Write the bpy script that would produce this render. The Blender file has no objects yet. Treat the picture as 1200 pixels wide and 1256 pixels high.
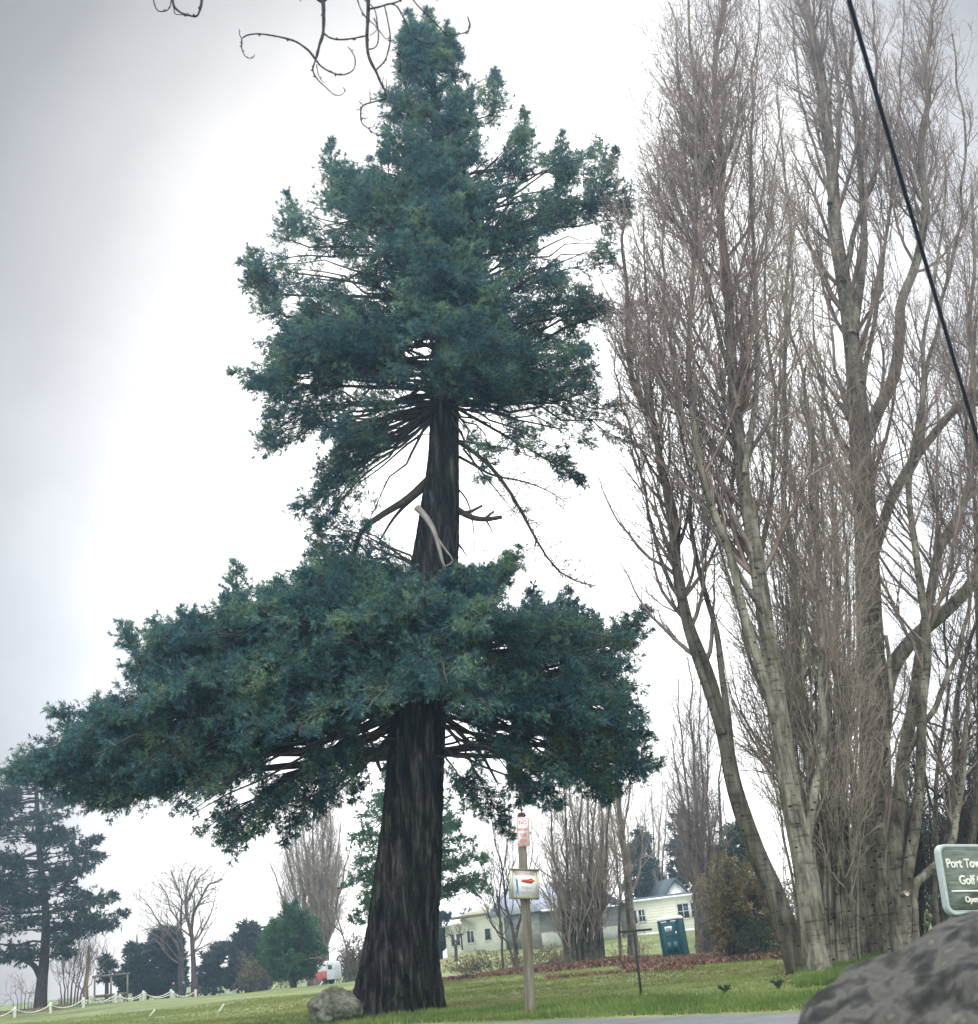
import bpy, math, random
import numpy as np
from mathutils import Vector, Matrix
rng = np.random.default_rng(11)
random.seed(5)
C = bpy.context.scene.collection
# ------------------------------------------------------------------ camera model
F_PX, CX, CY = 1500.0, 600.0, 628.0
PITCH, ROLL, EYE = math.radians(19.7), math.radians(5.8), 1.25
th, ro = PITCH, ROLL
FW = np.array([0, math.cos(th), math.sin(th)])
R0 = np.array([1.0, 0, 0]); U0 = np.array([0, -math.sin(th), math.cos(th)])
RT = math.cos(ro)*R0 - math.sin(ro)*U0
UP = math.sin(ro)*R0 + math.cos(ro)*U0
CAM = np.array([0, 0, EYE])
def at(px, py, Y):
    """world point on the sight line of photo pixel (px,py) at distance Y in front"""
    px = np.asarray(px, float); py = np.asarray(py, float)
    d = FW + ((px-CX)/F_PX)[..., None]*RT - ((py-CY)/F_PX)[..., None]*UP
    return CAM + d*(np.asarray(Y, float)/d[..., 1])[..., None]
def proj(P):
    v = np.asarray(P) - CAM
    z = v@FW
    return CX + F_PX*(v@RT)/z, CY - F_PX*(v@UP)/z
def ppm(P):
    return F_PX/float((np.asarray(P)-CAM)@FW)
def sst(a, b, x):
    t = np.clip((np.asarray(x, float)-a)/(b-a), 0, 1); return t*t*(3-2*t)
# ------------------------------------------------------------------ ground height
def gz(X, Y):
    X = np.asarray(X, float); Y = np.asarray(Y, float)
    r = 1.35*sst(78, 101, Y)*sst(-14, -4, X)                      # lawn climbs to the houses
    r = r + .7*sst(102, 190, Y)*sst(-14, 4, X)
    r = r - 0.20*np.exp(-((Y-68)/6.0)**2)*sst(4, 9, X)            # shallow ditch by the toilet
    r = r + 0.16*np.exp(-((Y-74)/9.0)**2)*sst(-6, 0, X)*(1-sst(6, 10, X))
    r = r + 0.50*np.exp(-((X+37)/9.0)**2)*np.exp(-((Y-99)/7.0)**2)
    r = r + 0.35*np.exp(-((X+15)/5.0)**2)*np.exp(-((Y-88)/7.0)**2)
    w = sst(30, 45, Y)
    r = r + w*0.05*(np.sin(X*0.31+Y*0.17)+np.sin(X*0.13-Y*0.29+1.3)) + w*0.03*np.sin(X*.8+Y*.55)
    r = r - 2.5*sst(112, 150, Y)*(1-sst(-16, -6, X))              # bluff falls away on the left
    return r
def place(px, Y):
    X = float(at(px, 1180, Y)[0])
    for _ in range(12):
        P = np.array([X, Y, float(gz(X, Y))]); qx, _q = proj(P)
        X += (px-float(qx))/F_PX*Y*0.94
    return np.array([X, Y, float(gz(X, Y))])
# ------------------------------------------------------------------ mesh helpers
def mesh_obj(name, V, F, mat, parent=None, smooth=False, loc=None):
    """V (n,3); F: list of arrays (m,3)/(m,4) ; one object"""
    if isinstance(F, np.ndarray): F = [F]
    V = np.asarray(V, np.float32)
    me = bpy.data.meshes.new(name)
    me.vertices.add(len(V)); me.vertices.foreach_set('co', V.ravel())
    nl = sum(f.size for f in F); nf = sum(len(f) for f in F)
    me.loops.add(nl); me.polygons.add(nf)
    me.loops.foreach_set('vertex_index', np.concatenate([f.ravel() for f in F]).astype(np.int32))
    tot = np.concatenate([np.full(len(f), f.shape[1]) for f in F]).astype(np.int32)
    st = np.concatenate([[0], np.cumsum(tot)[:-1]]).astype(np.int32)
    me.polygons.foreach_set('loop_start', st)
    me.update(calc_edges=True)
    if smooth: me.polygons.foreach_set('use_smooth', np.ones(nf, bool))
    me.validate()
    o = bpy.data.objects.new(name, me)
    mats = mat if isinstance(mat, (list, tuple)) else [mat]
    for m in mats: me.materials.append(m)
    C.objects.link(o)
    if parent is not None: o.parent = parent
    return o
def tag(o, label, cat, group=None, kind=None):
    if label: o['label'] = label
    if cat: o['category'] = cat
    if group: o['group'] = group
    if kind: o['kind'] = kind
    return o
def thing(name, label, cat, loc=(0, 0, 0), rotz=0, group=None):
    o = bpy.data.objects.new(name, None); C.objects.link(o)
    o.location = tuple(float(a) for a in loc); o.rotation_euler = (0, 0, rotz)
    o.empty_display_size = 0.2
    return tag(o, label, cat, group)
class MB:
    """collects simple solids into one mesh"""
    def __init__(s): s.V = []; s.T = []; s.Q = []; s.n = 0
    def add(s, V, F):
        V = np.asarray(V, float)
        for f in (F if isinstance(F, list) else [F]):
            (s.T if f.shape[1] == 3 else s.Q).append(f+s.n)
        s.V.append(V); s.n += len(V); return s
    def box(s, c, d, rz=0.0, M=None):
        x, y, z = [a/2 for a in d]
        P = np.array([[-x,-y,-z],[x,-y,-z],[x,y,-z],[-x,y,-z],[-x,-y,z],[x,-y,z],[x,y,z],[-x,y,z]])
        if rz:
            c_, s_ = math.cos(rz), math.sin(rz); P = P@np.array([[c_, s_, 0], [-s_, c_, 0], [0, 0, 1]])
        P = P+np.array(c)
        if M is not None: P = P@M.T
        return s.add(P, np.array([[0,3,2,1],[4,5,6,7],[0,1,5,4],[1,2,6,5],[2,3,7,6],[3,0,4,7]]))
    def prism(s, poly, a, b, axis='y'):
        """extrude a 2-D polygon (u,z) between a and b along the axis"""
        n = len(poly); A = []
        for t in (a, b):
            for u, z in poly: A.append((u, t, z) if axis == 'y' else ((t, u, z) if axis == 'x' else (u, z, t)))
        s.V.append(np.array(A, float)); m = s.n; s.n += 2*n
        for i in range(n):
            j = (i+1) % n; s.Q.append(np.array([[m+i, m+j, m+n+j, m+n+i]]))
        for i in range(1, n-1):
            s.T.append(np.array([[m, m+i+1, m+i], [m+n, m+n+i, m+n+i+1]]))
        return s
    def tube(s, pts, r, sides=8):
        pts = np.asarray(pts, float); r = np.broadcast_to(np.asarray(r, float), (len(pts),))
        V, Fq = tubes(pts[None], r[None], sides); s.add(V, Fq)
        k = len(pts)
        n0 = s.n-sides*k
        for i, p in ((0, pts[0]), (k-1, pts[-1])):
            ring = n0+i*sides+np.arange(sides)
            s.V.append(p[None]); c = s.n; s.n += 1
            s.T.append(np.array([[ring[a], ring[(a+1) % sides], c] for a in range(sides)]))
        return s
    def build(s, name, mat, parent=None, smooth=False, bevel=0):
        F = []
        if s.T: F.append(np.concatenate(s.T))
        if s.Q: F.append(np.concatenate(s.Q))
        o = mesh_obj(name, np.concatenate(s.V), F, mat, parent, smooth)
        if bevel:
            m = o.modifiers.new('bevel', 'BEVEL'); m.width = bevel; m.segments = 2; m.limit_method = 'ANGLE'
        return o
def nrm(v): return v/np.maximum(np.linalg.norm(v, axis=-1, keepdims=True), 1e-9)
def tubes(P, R, sides=3):
    n, k, _ = P.shape
    T = np.empty_like(P); T[:, 1:-1] = P[:, 2:]-P[:, :-2]; T[:, 0] = P[:, 1]-P[:, 0]; T[:, -1] = P[:, -1]-P[:, -2]
    T = nrm(T)
    D = nrm(P[:, -1]-P[:, 0])
    ref = np.where(np.abs(D[:, 1:2]) < 0.8, np.array([[0, 1.0, 0]]), np.array([[1.0, 0, 0]]))[:, None, :]
    A = nrm(np.cross(T, ref)); B = np.cross(T, A)
    a = np.arange(sides)*2*math.pi/sides
    V = P[:, :, None, :] + R[:, :, None, None]*(np.cos(a)[None, None, :, None]*A[:, :, None, :]+np.sin(a)[None, None, :, None]*B[:, :, None, :])
    base = (np.arange(n)*k*sides)[:, None, None] + (np.arange(k-1)*sides)[None, :, None]
    i = np.arange(sides)[None, None, :]; j = (np.arange(sides)+1) % sides; j = j[None, None, :]
    Fq = np.stack([base+i, base+sides+i, base+sides+j, base+j], -1).reshape(-1, 4)
    return V.reshape(-1, 3), Fq
def resample(P, k):
    P = np.asarray(P, float)
    # catmull-rom through the points, k samples by arc length
    Q = np.vstack([2*P[0]-P[1], P, 2*P[-1]-P[-2]]); out = []
    for i in range(1, len(Q)-2):
        t = np.linspace(0, 1, 12, endpoint=False)[:, None]
        a, b, c, d = Q[i-1], Q[i], Q[i+1], Q[i+2]
        out.append(0.5*((2*b)+(-a+c)*t+(2*a-5*b+4*c-d)*t*t+(-a+3*b-3*c+d)*t**3))
    out.append(P[-1:]); S = np.vstack(out)
    L = np.concatenate([[0], np.cumsum(np.linalg.norm(np.diff(S[:, :3], axis=0), axis=1))])
    u = np.linspace(0, L[-1], k)
    return np.stack([np.interp(u, L, S[:, i]) for i in range(S.shape[1])], -1)
def grow(P, R, counts, t0, t1, ang, length, k=4, trop=0.0, wig=0.08, rf=0.6, rmax=1e9, rmin=0.003, flat=0.0, tdist=1.0, tip=0.15, horiz=0.0):
    """children of polylines P (n,k0,3). ang=(lo,hi) degrees; length(t, Lparent)->metres"""
    n, k0, _ = P.shape
    counts = np.broadcast_to(np.asarray(counts, int), (n,))
    idx = np.repeat(np.arange(n), counts); m = len(idx)
    t = t0+(t1-t0)*rng.random(m)**tdist
    s = np.clip(t*(k0-1), 0, k0-1.001); i = s.astype(int); f = (s-i)[:, None]
    A, B = P[idx, i], P[idx, i+1]
    base = A*(1-f)+B*f; tan = nrm(B-A)
    rr = R[idx, i]*(1-f[:, 0])+R[idx, i+1]*f[:, 0]
    Lp = np.linalg.norm(np.diff(P, axis=1), axis=2).sum(1)[idx]
    v = rng.normal(size=(m, 3))
    if flat: v[:, 2] *= (1-flat)
    v = v-(v*tan).sum(1, keepdims=True)*tan; v = nrm(v)
    if flat:   # spread sideways of a mostly horizontal parent
        side = nrm(np.cross(tan, np.array([0, 0, 1.0]))+1e-6)*np.sign(rng.random(m)-.5)[:, None]
        v = nrm(side*flat+v*(1-flat))
    a = np.radians(rng.uniform(ang[0], ang[1], m))[:, None]
    d = tan*np.cos(a)+v*np.sin(a)
    L = length(t, Lp)*rng.uniform(.7, 1.2, m)
    tr = trop if np.ndim(trop) == 0 else rng.uniform(trop[0], trop[1], m)[:, None]
    out = np.empty((m, k, 3)); out[:, 0] = base; cur = d; step = (L/(k-1))[:, None]
    for j in range(1, k):
        cur = nrm(cur+tr*np.array([0, 0, 1.0])+rng.normal(size=(m, 3))*wig)
        out[:, j] = out[:, j-1]+cur*step
    r0 = np.clip(rr*rf, rmin, rmax); r0 = np.minimum(r0, L*0.03+rmin)
    rad = r0[:, None]*(1-(1-tip)*np.linspace(0, 1, k)[None])
    return out, np.maximum(rad, rmin*0.6), idx, t
def needles(P, per, ln, wd, ang=38):
    n, k, _ = P.shape
    idx = np.repeat(np.arange(n), per); m = len(idx)
    t = rng.random(m); s = np.clip(t*(k-1), 0, k-1.001); i = s.astype(int); f = (s-i)[:, None]
    A, B = P[idx, i], P[idx, i+1]; base = A*(1-f)+B*f; tan = nrm(B-A)
    v = rng.normal(size=(m, 3)); v = nrm(v-(v*tan).sum(1, keepdims=True)*tan)
    a = np.radians(ang+rng.normal(size=(m, 1))*12); d = tan*np.cos(a)+v*np.sin(a)
    w = nrm(np.cross(d, rng.normal(size=(m, 3))))
    L = (ln*rng.uniform(.65, 1.25, m))[:, None]; W = (wd*rng.uniform(.7, 1.2, m))[:, None]/2
    V = np.stack([base-w*W*.6, base+w*W*.6, base+d*L*.55+w*W, base+d*L, base+d*L*.55-w*W], 1)
    V = V[:, [0, 1, 2, 3]] if False else np.stack([base-w*W, base+d*L*.4+w*W, base+d*L], 1)
    return V.reshape(-1, 3), np.arange(m*3).reshape(-1, 3)
def inpoly(x, y, poly):
    poly = np.asarray(poly, float); ins = np.zeros(len(x), bool); n = len(poly); j = n-1
    for i in range(n):
        xi, yi = poly[i]; xj, yj = poly[j]
        c = ((yi > y) != (yj > y)) & (x < (xj-xi)*(y-yi)/(yj-yi+1e-12)+xi)
        ins ^= c; j = i
    return ins
# ------------------------------------------------------------------ materials
def new_mat(name):
    m = bpy.data.materials.new(name); m.use_nodes = True
    nt = m.node_tree; b = nt.nodes['Principled BSDF']; return m, nt, b
def N(nt, typ, **kw):
    n = nt.nodes.new(typ)
    for k, v in kw.items():
        if k.startswith('_'): setattr(n, k[1:], v)
        else: n.inputs[k.replace('_', ' ')].default_value = v
    return n
def ramp(nt, fac, stops):
    r = nt.nodes.new('ShaderNodeValToRGB'); e = r.color_ramp.elements
    while len(e) > 1: e.remove(e[-1])
    for i, (p, c) in enumerate(stops):
        el = e[0] if i == 0 else e.new(p)
        el.position = p; el.color = (c[0], c[1], c[2], 1)
    nt.links.new(fac, r.inputs[0]); return r.outputs[0]
def noise_mat(name, stops, scale=3.0, detail=6, rough=.85, stretch=(1, 1, 1), bump=0.0, spec=0.3, scale2=None, amt2=0.5, dist=0.0, metal=0.0, bumpd=0.02):
    m, nt, b = new_mat(name); L = nt.links
    tc = nt.nodes.new('ShaderNodeTexCoord'); mp = nt.nodes.new('ShaderNodeMapping')
    mp.inputs['Scale'].default_value = stretch; L.new(tc.outputs['Object'], mp.inputs[0])
    n1 = N(nt, 'ShaderNodeTexNoise', Scale=scale, Detail=detail, Distortion=dist); L.new(mp.outputs[0], n1.inputs['Vector'])
    fac = n1.outputs[0]
    if scale2:
        n2 = N(nt, 'ShaderNodeTexNoise', Scale=scale2, Detail=3); L.new(mp.outputs[0], n2.inputs['Vector'])
        mx = nt.nodes.new('ShaderNodeMix'); mx.inputs[0].default_value = amt2
        L.new(n1.outputs[0], mx.inputs[2]); L.new(n2.outputs[0], mx.inputs[3]); fac = mx.outputs[0]
    L.new(ramp(nt, fac, stops), b.inputs['Base Color'])
    b.inputs['Roughness'].default_value = rough; b.inputs['Specular IOR Level'].default_value = spec
    b.inputs['Metallic'].default_value = metal
    if bump:
        bp = N(nt, 'ShaderNodeBump', Strength=bump, Distance=bumpd); L.new(n1.outputs[0], bp.inputs['Height']); L.new(bp.outputs[0], b.inputs['Normal'])
    return m
def leaf_mat(name, c0, c1, c2, scale=.9, trans=0.25):
    """needles / leaves: colour varies clump by clump, some light passes through"""
    m, nt, b = new_mat(name); L = nt.links
    tc = nt.nodes.new('ShaderNodeTexCoord')
    n1 = N(nt, 'ShaderNodeTexNoise', Scale=scale, Detail=5); L.new(tc.outputs['Object'], n1.inputs['Vector'])
    n2 = N(nt, 'ShaderNodeTexNoise', Scale=scale*9, Detail=2); L.new(tc.outputs['Object'], n2.inputs['Vector'])
    mx = nt.nodes.new('ShaderNodeMix'); mx.inputs[0].default_value = .4
    L.new(n1.outputs[0], mx.inputs[2]); L.new(n2.outputs[0], mx.inputs[3])
    col = ramp(nt, mx.outputs[0], [(.38, c0), (.51, c1), (.62, c2)])
    L.new(col, b.inputs['Base Color']); b.inputs['Roughness'].default_value = .75; b.inputs['Specular IOR Level'].default_value = .25
    tr = nt.nodes.new('ShaderNodeBsdfTranslucent'); L.new(col, tr.inputs[0])
    ms = nt.nodes.new('ShaderNodeMixShader'); ms.inputs[0].default_value = trans
    L.new(b.outputs[0], ms.inputs[1]); L.new(tr.outputs[0], ms.inputs[2])
    L.new(ms.outputs[0], nt.nodes['Material Output'].inputs[0]); return m
M = {}
M['fir'] = leaf_mat('fir_needles', (.017, .063, .080), (.056, .142, .138), (.19, .28, .14), .9, .3)  # glaucous green, with part of the blue glare veil put into the colour
M['fir_far'] = leaf_mat('far_needles', (.010, .030, .028), (.022, .050, .040), (.045, .08, .05), .5, .2)
M['fir_green'] = leaf_mat('green_needles', (.02, .07, .035), (.04, .12, .055), (.08, .17, .07), .5, .25)
M['olive'] = leaf_mat('olive_leaves', (.08, .07, .035), (.18, .145, .065), (.33, .25, .11), .8, .3)
M['ivy'] = leaf_mat('ivy_leaves', (.012, .03, .018), (.03, .06, .03), (.07, .11, .05), .8, .1)
M['wood'] = noise_mat('conifer_wood', [(.3, (.03, .024, .022)), (.7, (.085, .065, .055))], 8, stretch=(1, 1, .3), bump=.4)
M['deadwood'] = noise_mat('dead_wood', [(.3, (.20, .18, .15)), (.7, (.38, .35, .30))], 8, stretch=(1, 1, .4), bump=.3)
M['twig'] = noise_mat('grey_twig', [(.3, (.125, .093, .078)), (.7, (.29, .222, .188))], 2.0)
M['twig_pale'] = noise_mat('pale_twig', [(.3, (.20, .16, .125)), (.7, (.40, .335, .27))], 1.2)
M['twig_dark'] = noise_mat('dark_twig', [(.3, (.045, .034, .030)), (.7, (.11, .085, .07))], 2.0)
def fir_bark():
    m, nt, b = new_mat('furrowed_bark'); L = nt.links
    tc = nt.nodes.new('ShaderNodeTexCoord'); mp = nt.nodes.new('ShaderNodeMapping'); mp.inputs['Scale'].default_value = (1, 1, .13)
    L.new(tc.outputs['Object'], mp.inputs[0])
    n1 = N(nt, 'ShaderNodeTexNoise', Scale=7.0, Detail=9, Roughness=.62, Distortion=.5); L.new(mp.outputs[0], n1.inputs['Vector'])
    n2 = N(nt, 'ShaderNodeTexNoise', Scale=.7, Detail=4); L.new(tc.outputs['Object'], n2.inputs['Vector'])
    c1 = ramp(nt, n1.outputs[0], [(.38, (.004, .004, .005)), (.50, (.020, .018, .018)), (.60, (.058, .050, .047)), (.74, (.16, .135, .125))])
    c2 = ramp(nt, n2.outputs[0], [(.45, (1, 1, 1)), (.62, (.8, 1.0, .75)), (.75, (1.35, .85, .65))])
    mx = nt.nodes.new('ShaderNodeMix'); mx.data_type = 'RGBA'; mx.blend_type = 'MULTIPLY'; mx.inputs[0].default_value = 1
    L.new(c1, mx.inputs[6]); L.new(c2, mx.inputs[7]); L.new(mx.outputs[2], b.inputs['Base Color'])
    b.inputs['Roughness'].default_value = .95; b.inputs['Specular IOR Level'].default_value = .15
    bp = N(nt, 'ShaderNodeBump', Strength=1.0, Distance=.10); L.new(n1.outputs[0], bp.inputs['Height']); L.new(bp.outputs[0], b.inputs['Normal'])
    return m
M['fir_bark'] = fir_bark()
def poplar_bark(name, tint=(1, 1, 1)):
    m, nt, b = new_mat(name); L = nt.links
    tc = nt.nodes.new('ShaderNodeTexCoord'); mp = nt.nodes.new('ShaderNodeMapping'); mp.inputs['Scale'].default_value = (1, 1, .35)
    L.new(tc.outputs['Object'], mp.inputs[0])
    n1 = N(nt, 'ShaderNodeTexNoise', Scale=3.5, Detail=8, Roughness=.65); L.new(mp.outputs[0], n1.inputs['Vector'])
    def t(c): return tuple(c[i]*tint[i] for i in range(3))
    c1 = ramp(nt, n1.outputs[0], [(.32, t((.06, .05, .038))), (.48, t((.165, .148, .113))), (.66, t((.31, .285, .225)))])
    mp2 = nt.nodes.new('ShaderNodeMapping'); mp2.inputs['Scale'].default_value = (1, 1, 1.7); L.new(tc.outputs['Object'], mp2.inputs[0])
    vo = N(nt, 'ShaderNodeTexVoronoi', Scale=3.2, Randomness=1); L.new(mp2.outputs[0], vo.inputs['Vector'])
    k = ramp(nt, vo.outputs['Distance'], [(.10, (.12, .10, .09)), (.2, (1, 1, 1))])
    mx = nt.nodes.new('ShaderNodeMix'); mx.data_type = 'RGBA'; mx.blend_type = 'MULTIPLY'; mx.inputs[0].default_value = 1
    L.new(c1, mx.inputs[6]); L.new(k, mx.inputs[7])
    mp3 = nt.nodes.new('ShaderNodeMapping'); mp3.inputs['Scale'].default_value = (1, 1, 5); L.new(tc.outputs['Object'], mp3.inputs[0])
    n3 = N(nt, 'ShaderNodeTexNoise', Scale=2.2, Detail=5); L.new(mp3.outputs[0], n3.inputs['Vector'])
    k3 = ramp(nt, n3.outputs[0], [(.33, (.35, .32, .3)), (.45, (1, 1, 1))])
    mx2 = nt.nodes.new('ShaderNodeMix'); mx2.data_type = 'RGBA'; mx2.blend_type = 'MULTIPLY'; mx2.inputs[0].default_value = .8
    L.new(mx.outputs[2], mx2.inputs[6]); L.new(k3, mx2.inputs[7])
    mp4 = nt.nodes.new('ShaderNodeMapping'); mp4.inputs['Scale'].default_value = (1, 1, .09); L.new(tc.outputs['Object'], mp4.inputs[0])
    n4 = N(nt, 'ShaderNodeTexNoise', Scale=11.0, Detail=6, Roughness=.7, Distortion=.6); L.new(mp4.outputs[0], n4.inputs['Vector'])
    k4 = ramp(nt, n4.outputs[0], [(.38, (.35, .33, .32)), (.5, (.95, .95, .93)), (.65, (1.15, 1.13, 1.08))])
    mx3 = nt.nodes.new('ShaderNodeMix'); mx3.data_type = 'RGBA'; mx3.blend_type = 'MULTIPLY'; mx3.inputs[0].default_value = .85
    L.new(mx2.outputs[2], mx3.inputs[6]); L.new(k4, mx3.inputs[7])
    L.new(mx3.outputs[2], b.inputs['Base Color']); b.inputs['Roughness'].default_value = .85; b.inputs['Specular IOR Level'].default_value = .2
    bp = N(nt, 'ShaderNodeBump', Strength=.9, Distance=.05); L.new(n4.outputs[0], bp.inputs['Height']); L.new(bp.outputs[0], b.inputs['Normal'])
    return m
M['poplar'] = poplar_bark('poplar_bark'); M['poplar_dark'] = poplar_bark('poplar_bark_dark', (.55, .56, .55))  # second one is the same bark, evenly darker
# ------------------------------------------------------------------ world, sun, camera
SUN_AZ, SUN_EL = math.radians(-4), math.radians(34)     # azimuth measured from +Y towards +X
sund = Vector((math.sin(SUN_AZ)*math.cos(SUN_EL), math.cos(SUN_AZ)*math.cos(SUN_EL), math.sin(SUN_EL)))
w = bpy.data.worlds.new('World'); bpy.context.scene.world = w; w.use_nodes = True
nt = w.node_tree; L = nt.links; nt.nodes.clear()
sky = nt.nodes.new('ShaderNodeTexSky'); sky.sky_type = 'NISHITA'; sky.sun_disc = False
sky.sun_elevation = SUN_EL; sky.sun_rotation = SUN_AZ; sky.dust_density = 3
tc = nt.nodes.new('ShaderNodeTexCoord')
sx = nt.nodes.new('ShaderNodeSeparateXYZ'); L.new(tc.outputs['Generated'], sx.inputs[0])
def mth(op, a_, b_=None, c_=None):
    n_ = nt.nodes.new('ShaderNodeMath'); n_.operation = op
    for i_, v_ in enumerate((a_, b_, c_)):
        if v_ is None: continue
        if isinstance(v_, (int, float)): n_.inputs[i_].default_value = v_
        else: L.new(v_, n_.inputs[i_])
    return n_.outputs[0]
# an overcast sky, brightest in a broad patch ahead of the viewer and duller to the left and higher up
u_ = mth('DIVIDE', mth('SUBTRACT', mth('ARCTAN2', sx.outputs[0], sx.outputs[1]), math.radians(4.0)), math.radians(21.5))
v_ = mth('SUBTRACT', mth('ARCSINE', sx.outputs[2]), math.radians(19))
vp = mth('DIVIDE', mth('MAXIMUM', v_, 0.0), math.radians(22)); vn = mth('DIVIDE', mth('MINIMUM', v_, 0.0), math.radians(42))
nz = N(nt, 'ShaderNodeTexNoise', Scale=2.2, Detail=6, Roughness=.55); L.new(tc.outputs['Generated'], nz.inputs['Vector'])
e_ = mth('ADD', mth('ADD', mth('MULTIPLY', u_, u_), mth('MULTIPLY', vp, vp)), mth('MULTIPLY', vn, vn))
e_ = mth('ADD', e_, mth('MULTIPLY_ADD', nz.outputs[0], 1.5, -.75))
gl = ramp(nt, mth('DIVIDE', e_, 4.0), [(.06, (1.5, 1.5, 1.5)), (.16, (1.2, 1.2, 1.2)), (.25, (.84, .845, .865)), (.34, (.56, .562, .585)), (.45, (.36, .363, .38)), (.60, (.215, .217, .228)), (.82, (.13, .132, .138)), (1, (.11, .112, .118))])
ze = nt.nodes.new('ShaderNodeMapRange'); ze.interpolation_type = 'SMOOTHSTEP'; ze.inputs[1].default_value = .72; ze.inputs[2].default_value = .92; ze.inputs[4].default_value = 4.6
L.new(sx.outputs[2], ze.inputs[0])
bk = nt.nodes.new('ShaderNodeMapRange'); bk.interpolation_type = 'SMOOTHSTEP'; bk.inputs[1].default_value = -.15; bk.inputs[2].default_value = .6; bk.inputs[4].default_value = 1.6
ng = N(nt, 'ShaderNodeMath', _operation='MULTIPLY'); L.new(sx.outputs[1], ng.inputs[0]); ng.inputs[1].default_value = -1; L.new(ng.outputs[0], bk.inputs[0])
sm = N(nt, 'ShaderNodeMath', _operation='ADD'); L.new(ze.outputs[0], sm.inputs[0]); L.new(bk.outputs[0], sm.inputs[1])
bg1 = nt.nodes.new('ShaderNodeBackground'); L.new(sky.outputs[0], bg1.inputs[0]); bg1.inputs[1].default_value = .05
bg2 = nt.nodes.new('ShaderNodeBackground'); L.new(gl, bg2.inputs[0]); bg2.inputs[1].default_value = 1.0
bg3 = nt.nodes.new('ShaderNodeBackground'); bg3.inputs[0].default_value = (.93, .97, 1.0, 1); L.new(sm.outputs[0], bg3.inputs[1])
a1 = nt.nodes.new('ShaderNodeAddShader'); L.new(bg1.outputs[0], a1.inputs[0]); L.new(bg2.outputs[0], a1.inputs[1])
a2 = nt.nodes.new('ShaderNodeAddShader'); L.new(a1.outputs[0], a2.inputs[0]); L.new(bg3.outputs[0], a2.inputs[1])
wo = nt.nodes.new('ShaderNodeOutputWorld'); L.new(a2.outputs[0], wo.inputs[0])
bg1.inputs[1].default_value = .006
ld = bpy.data.lights.new('sun', 'SUN'); ld.energy = .9; ld.angle = math.radians(14); ld.color = (1, .96, .9)
lo = bpy.data.objects.new('sun', ld); C.objects.link(lo); lo.rotation_euler = sund.to_track_quat('Z', 'Y').to_euler(); lo.location = (0, 0, 60)
cd = bpy.data.cameras.new('camera'); co = bpy.data.objects.new('camera', cd); C.objects.link(co)
cd.sensor_fit = 'HORIZONTAL'; cd.sensor_width = 36; cd.lens = 36*F_PX/1200; cd.clip_end = 3000; cd.clip_start = .05
mw = Matrix(((RT[0], UP[0], -FW[0], 0), (RT[1], UP[1], -FW[1], 0), (RT[2], UP[2], -FW[2], EYE), (0, 0, 0, 1)))
co.matrix_world = mw
cd.dof.use_dof = True; cd.dof.focus_distance = 36; cd.dof.aperture_fstop = 4.5
bpy.context.scene.camera = co
vs = bpy.context.scene.view_settings; vs.view_transform = 'Standard'; vs.look = 'None'; vs.exposure = .48; vs.gamma = 1
# ------------------------------------------------------------------ ground
def ground_sheet():
    ys = np.concatenate([np.linspace(-30, 20, 12), np.arange(22, 125, .7), np.geomspace(126, 1500, 24)])
    xs = np.concatenate([-np.geomspace(1500, 62, 16), np.arange(-60, 61, .8), np.geomspace(62, 1500, 16)])
    X, Y = np.meshgrid(xs, ys); Z = gz(X, Y); Z = np.where(Y < 20, 0, Z)
    V = np.stack([X, Y, Z], -1).reshape(-1, 3); nx = len(xs); ny = len(ys)
    i, j = np.meshgrid(np.arange(nx-1), np.arange(ny-1)); a = (j*nx+i).ravel()
    F = np.stack([a, a+1, a+nx+1, a+nx], -1)
    m, nt, b = new_mat('lawn'); L = nt.links
    tc = nt.nodes.new('ShaderNodeTexCoord'); mp = nt.nodes.new('ShaderNodeMapping'); mp.inputs['Scale'].default_value = (.35, 1, 1); L.new(tc.outputs['Object'], mp.inputs[0])
    n1 = N(nt, 'ShaderNodeTexNoise', Scale=.35, Detail=8, Roughness=.6); L.new(mp.outputs[0], n1.inputs['Vector'])
    n2 = N(nt, 'ShaderNodeTexNoise', Scale=5.0, Detail=6, Roughness=.7); L.new(mp.outputs[0], n2.inputs['Vector'])
    mx = nt.nodes.new('ShaderNodeMix'); mx.inputs[0].default_value = .45; L.new(n1.outputs[0], mx.inputs[2]); L.new(n2.outputs[0], mx.inputs[3])
    c = ramp(nt, mx.outputs[0], [(.33, (.055, .075, .026)), (.46, (.105, .13, .048)), (.55, (.165, .18, .075)), (.66, (.24, .22, .12))])
    L.new(c, b.inputs['Base Color']); b.inputs['Roughness'].default_value = .95; b.inputs['Specular IOR Level'].default_value = .1
    bp = N(nt, 'ShaderNodeBump', Strength=.7, Distance=.08); L.new(n2.outputs[0], bp.inputs['Height']); L.new(bp.outputs[0], b.inputs['Normal'])
    M['lawn'] = m
    o = mesh_obj('ground', V, F, m, smooth=True); tag(o, 'green and straw coloured lawn of the golf course', None, kind='structure')
ground_sheet()
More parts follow.
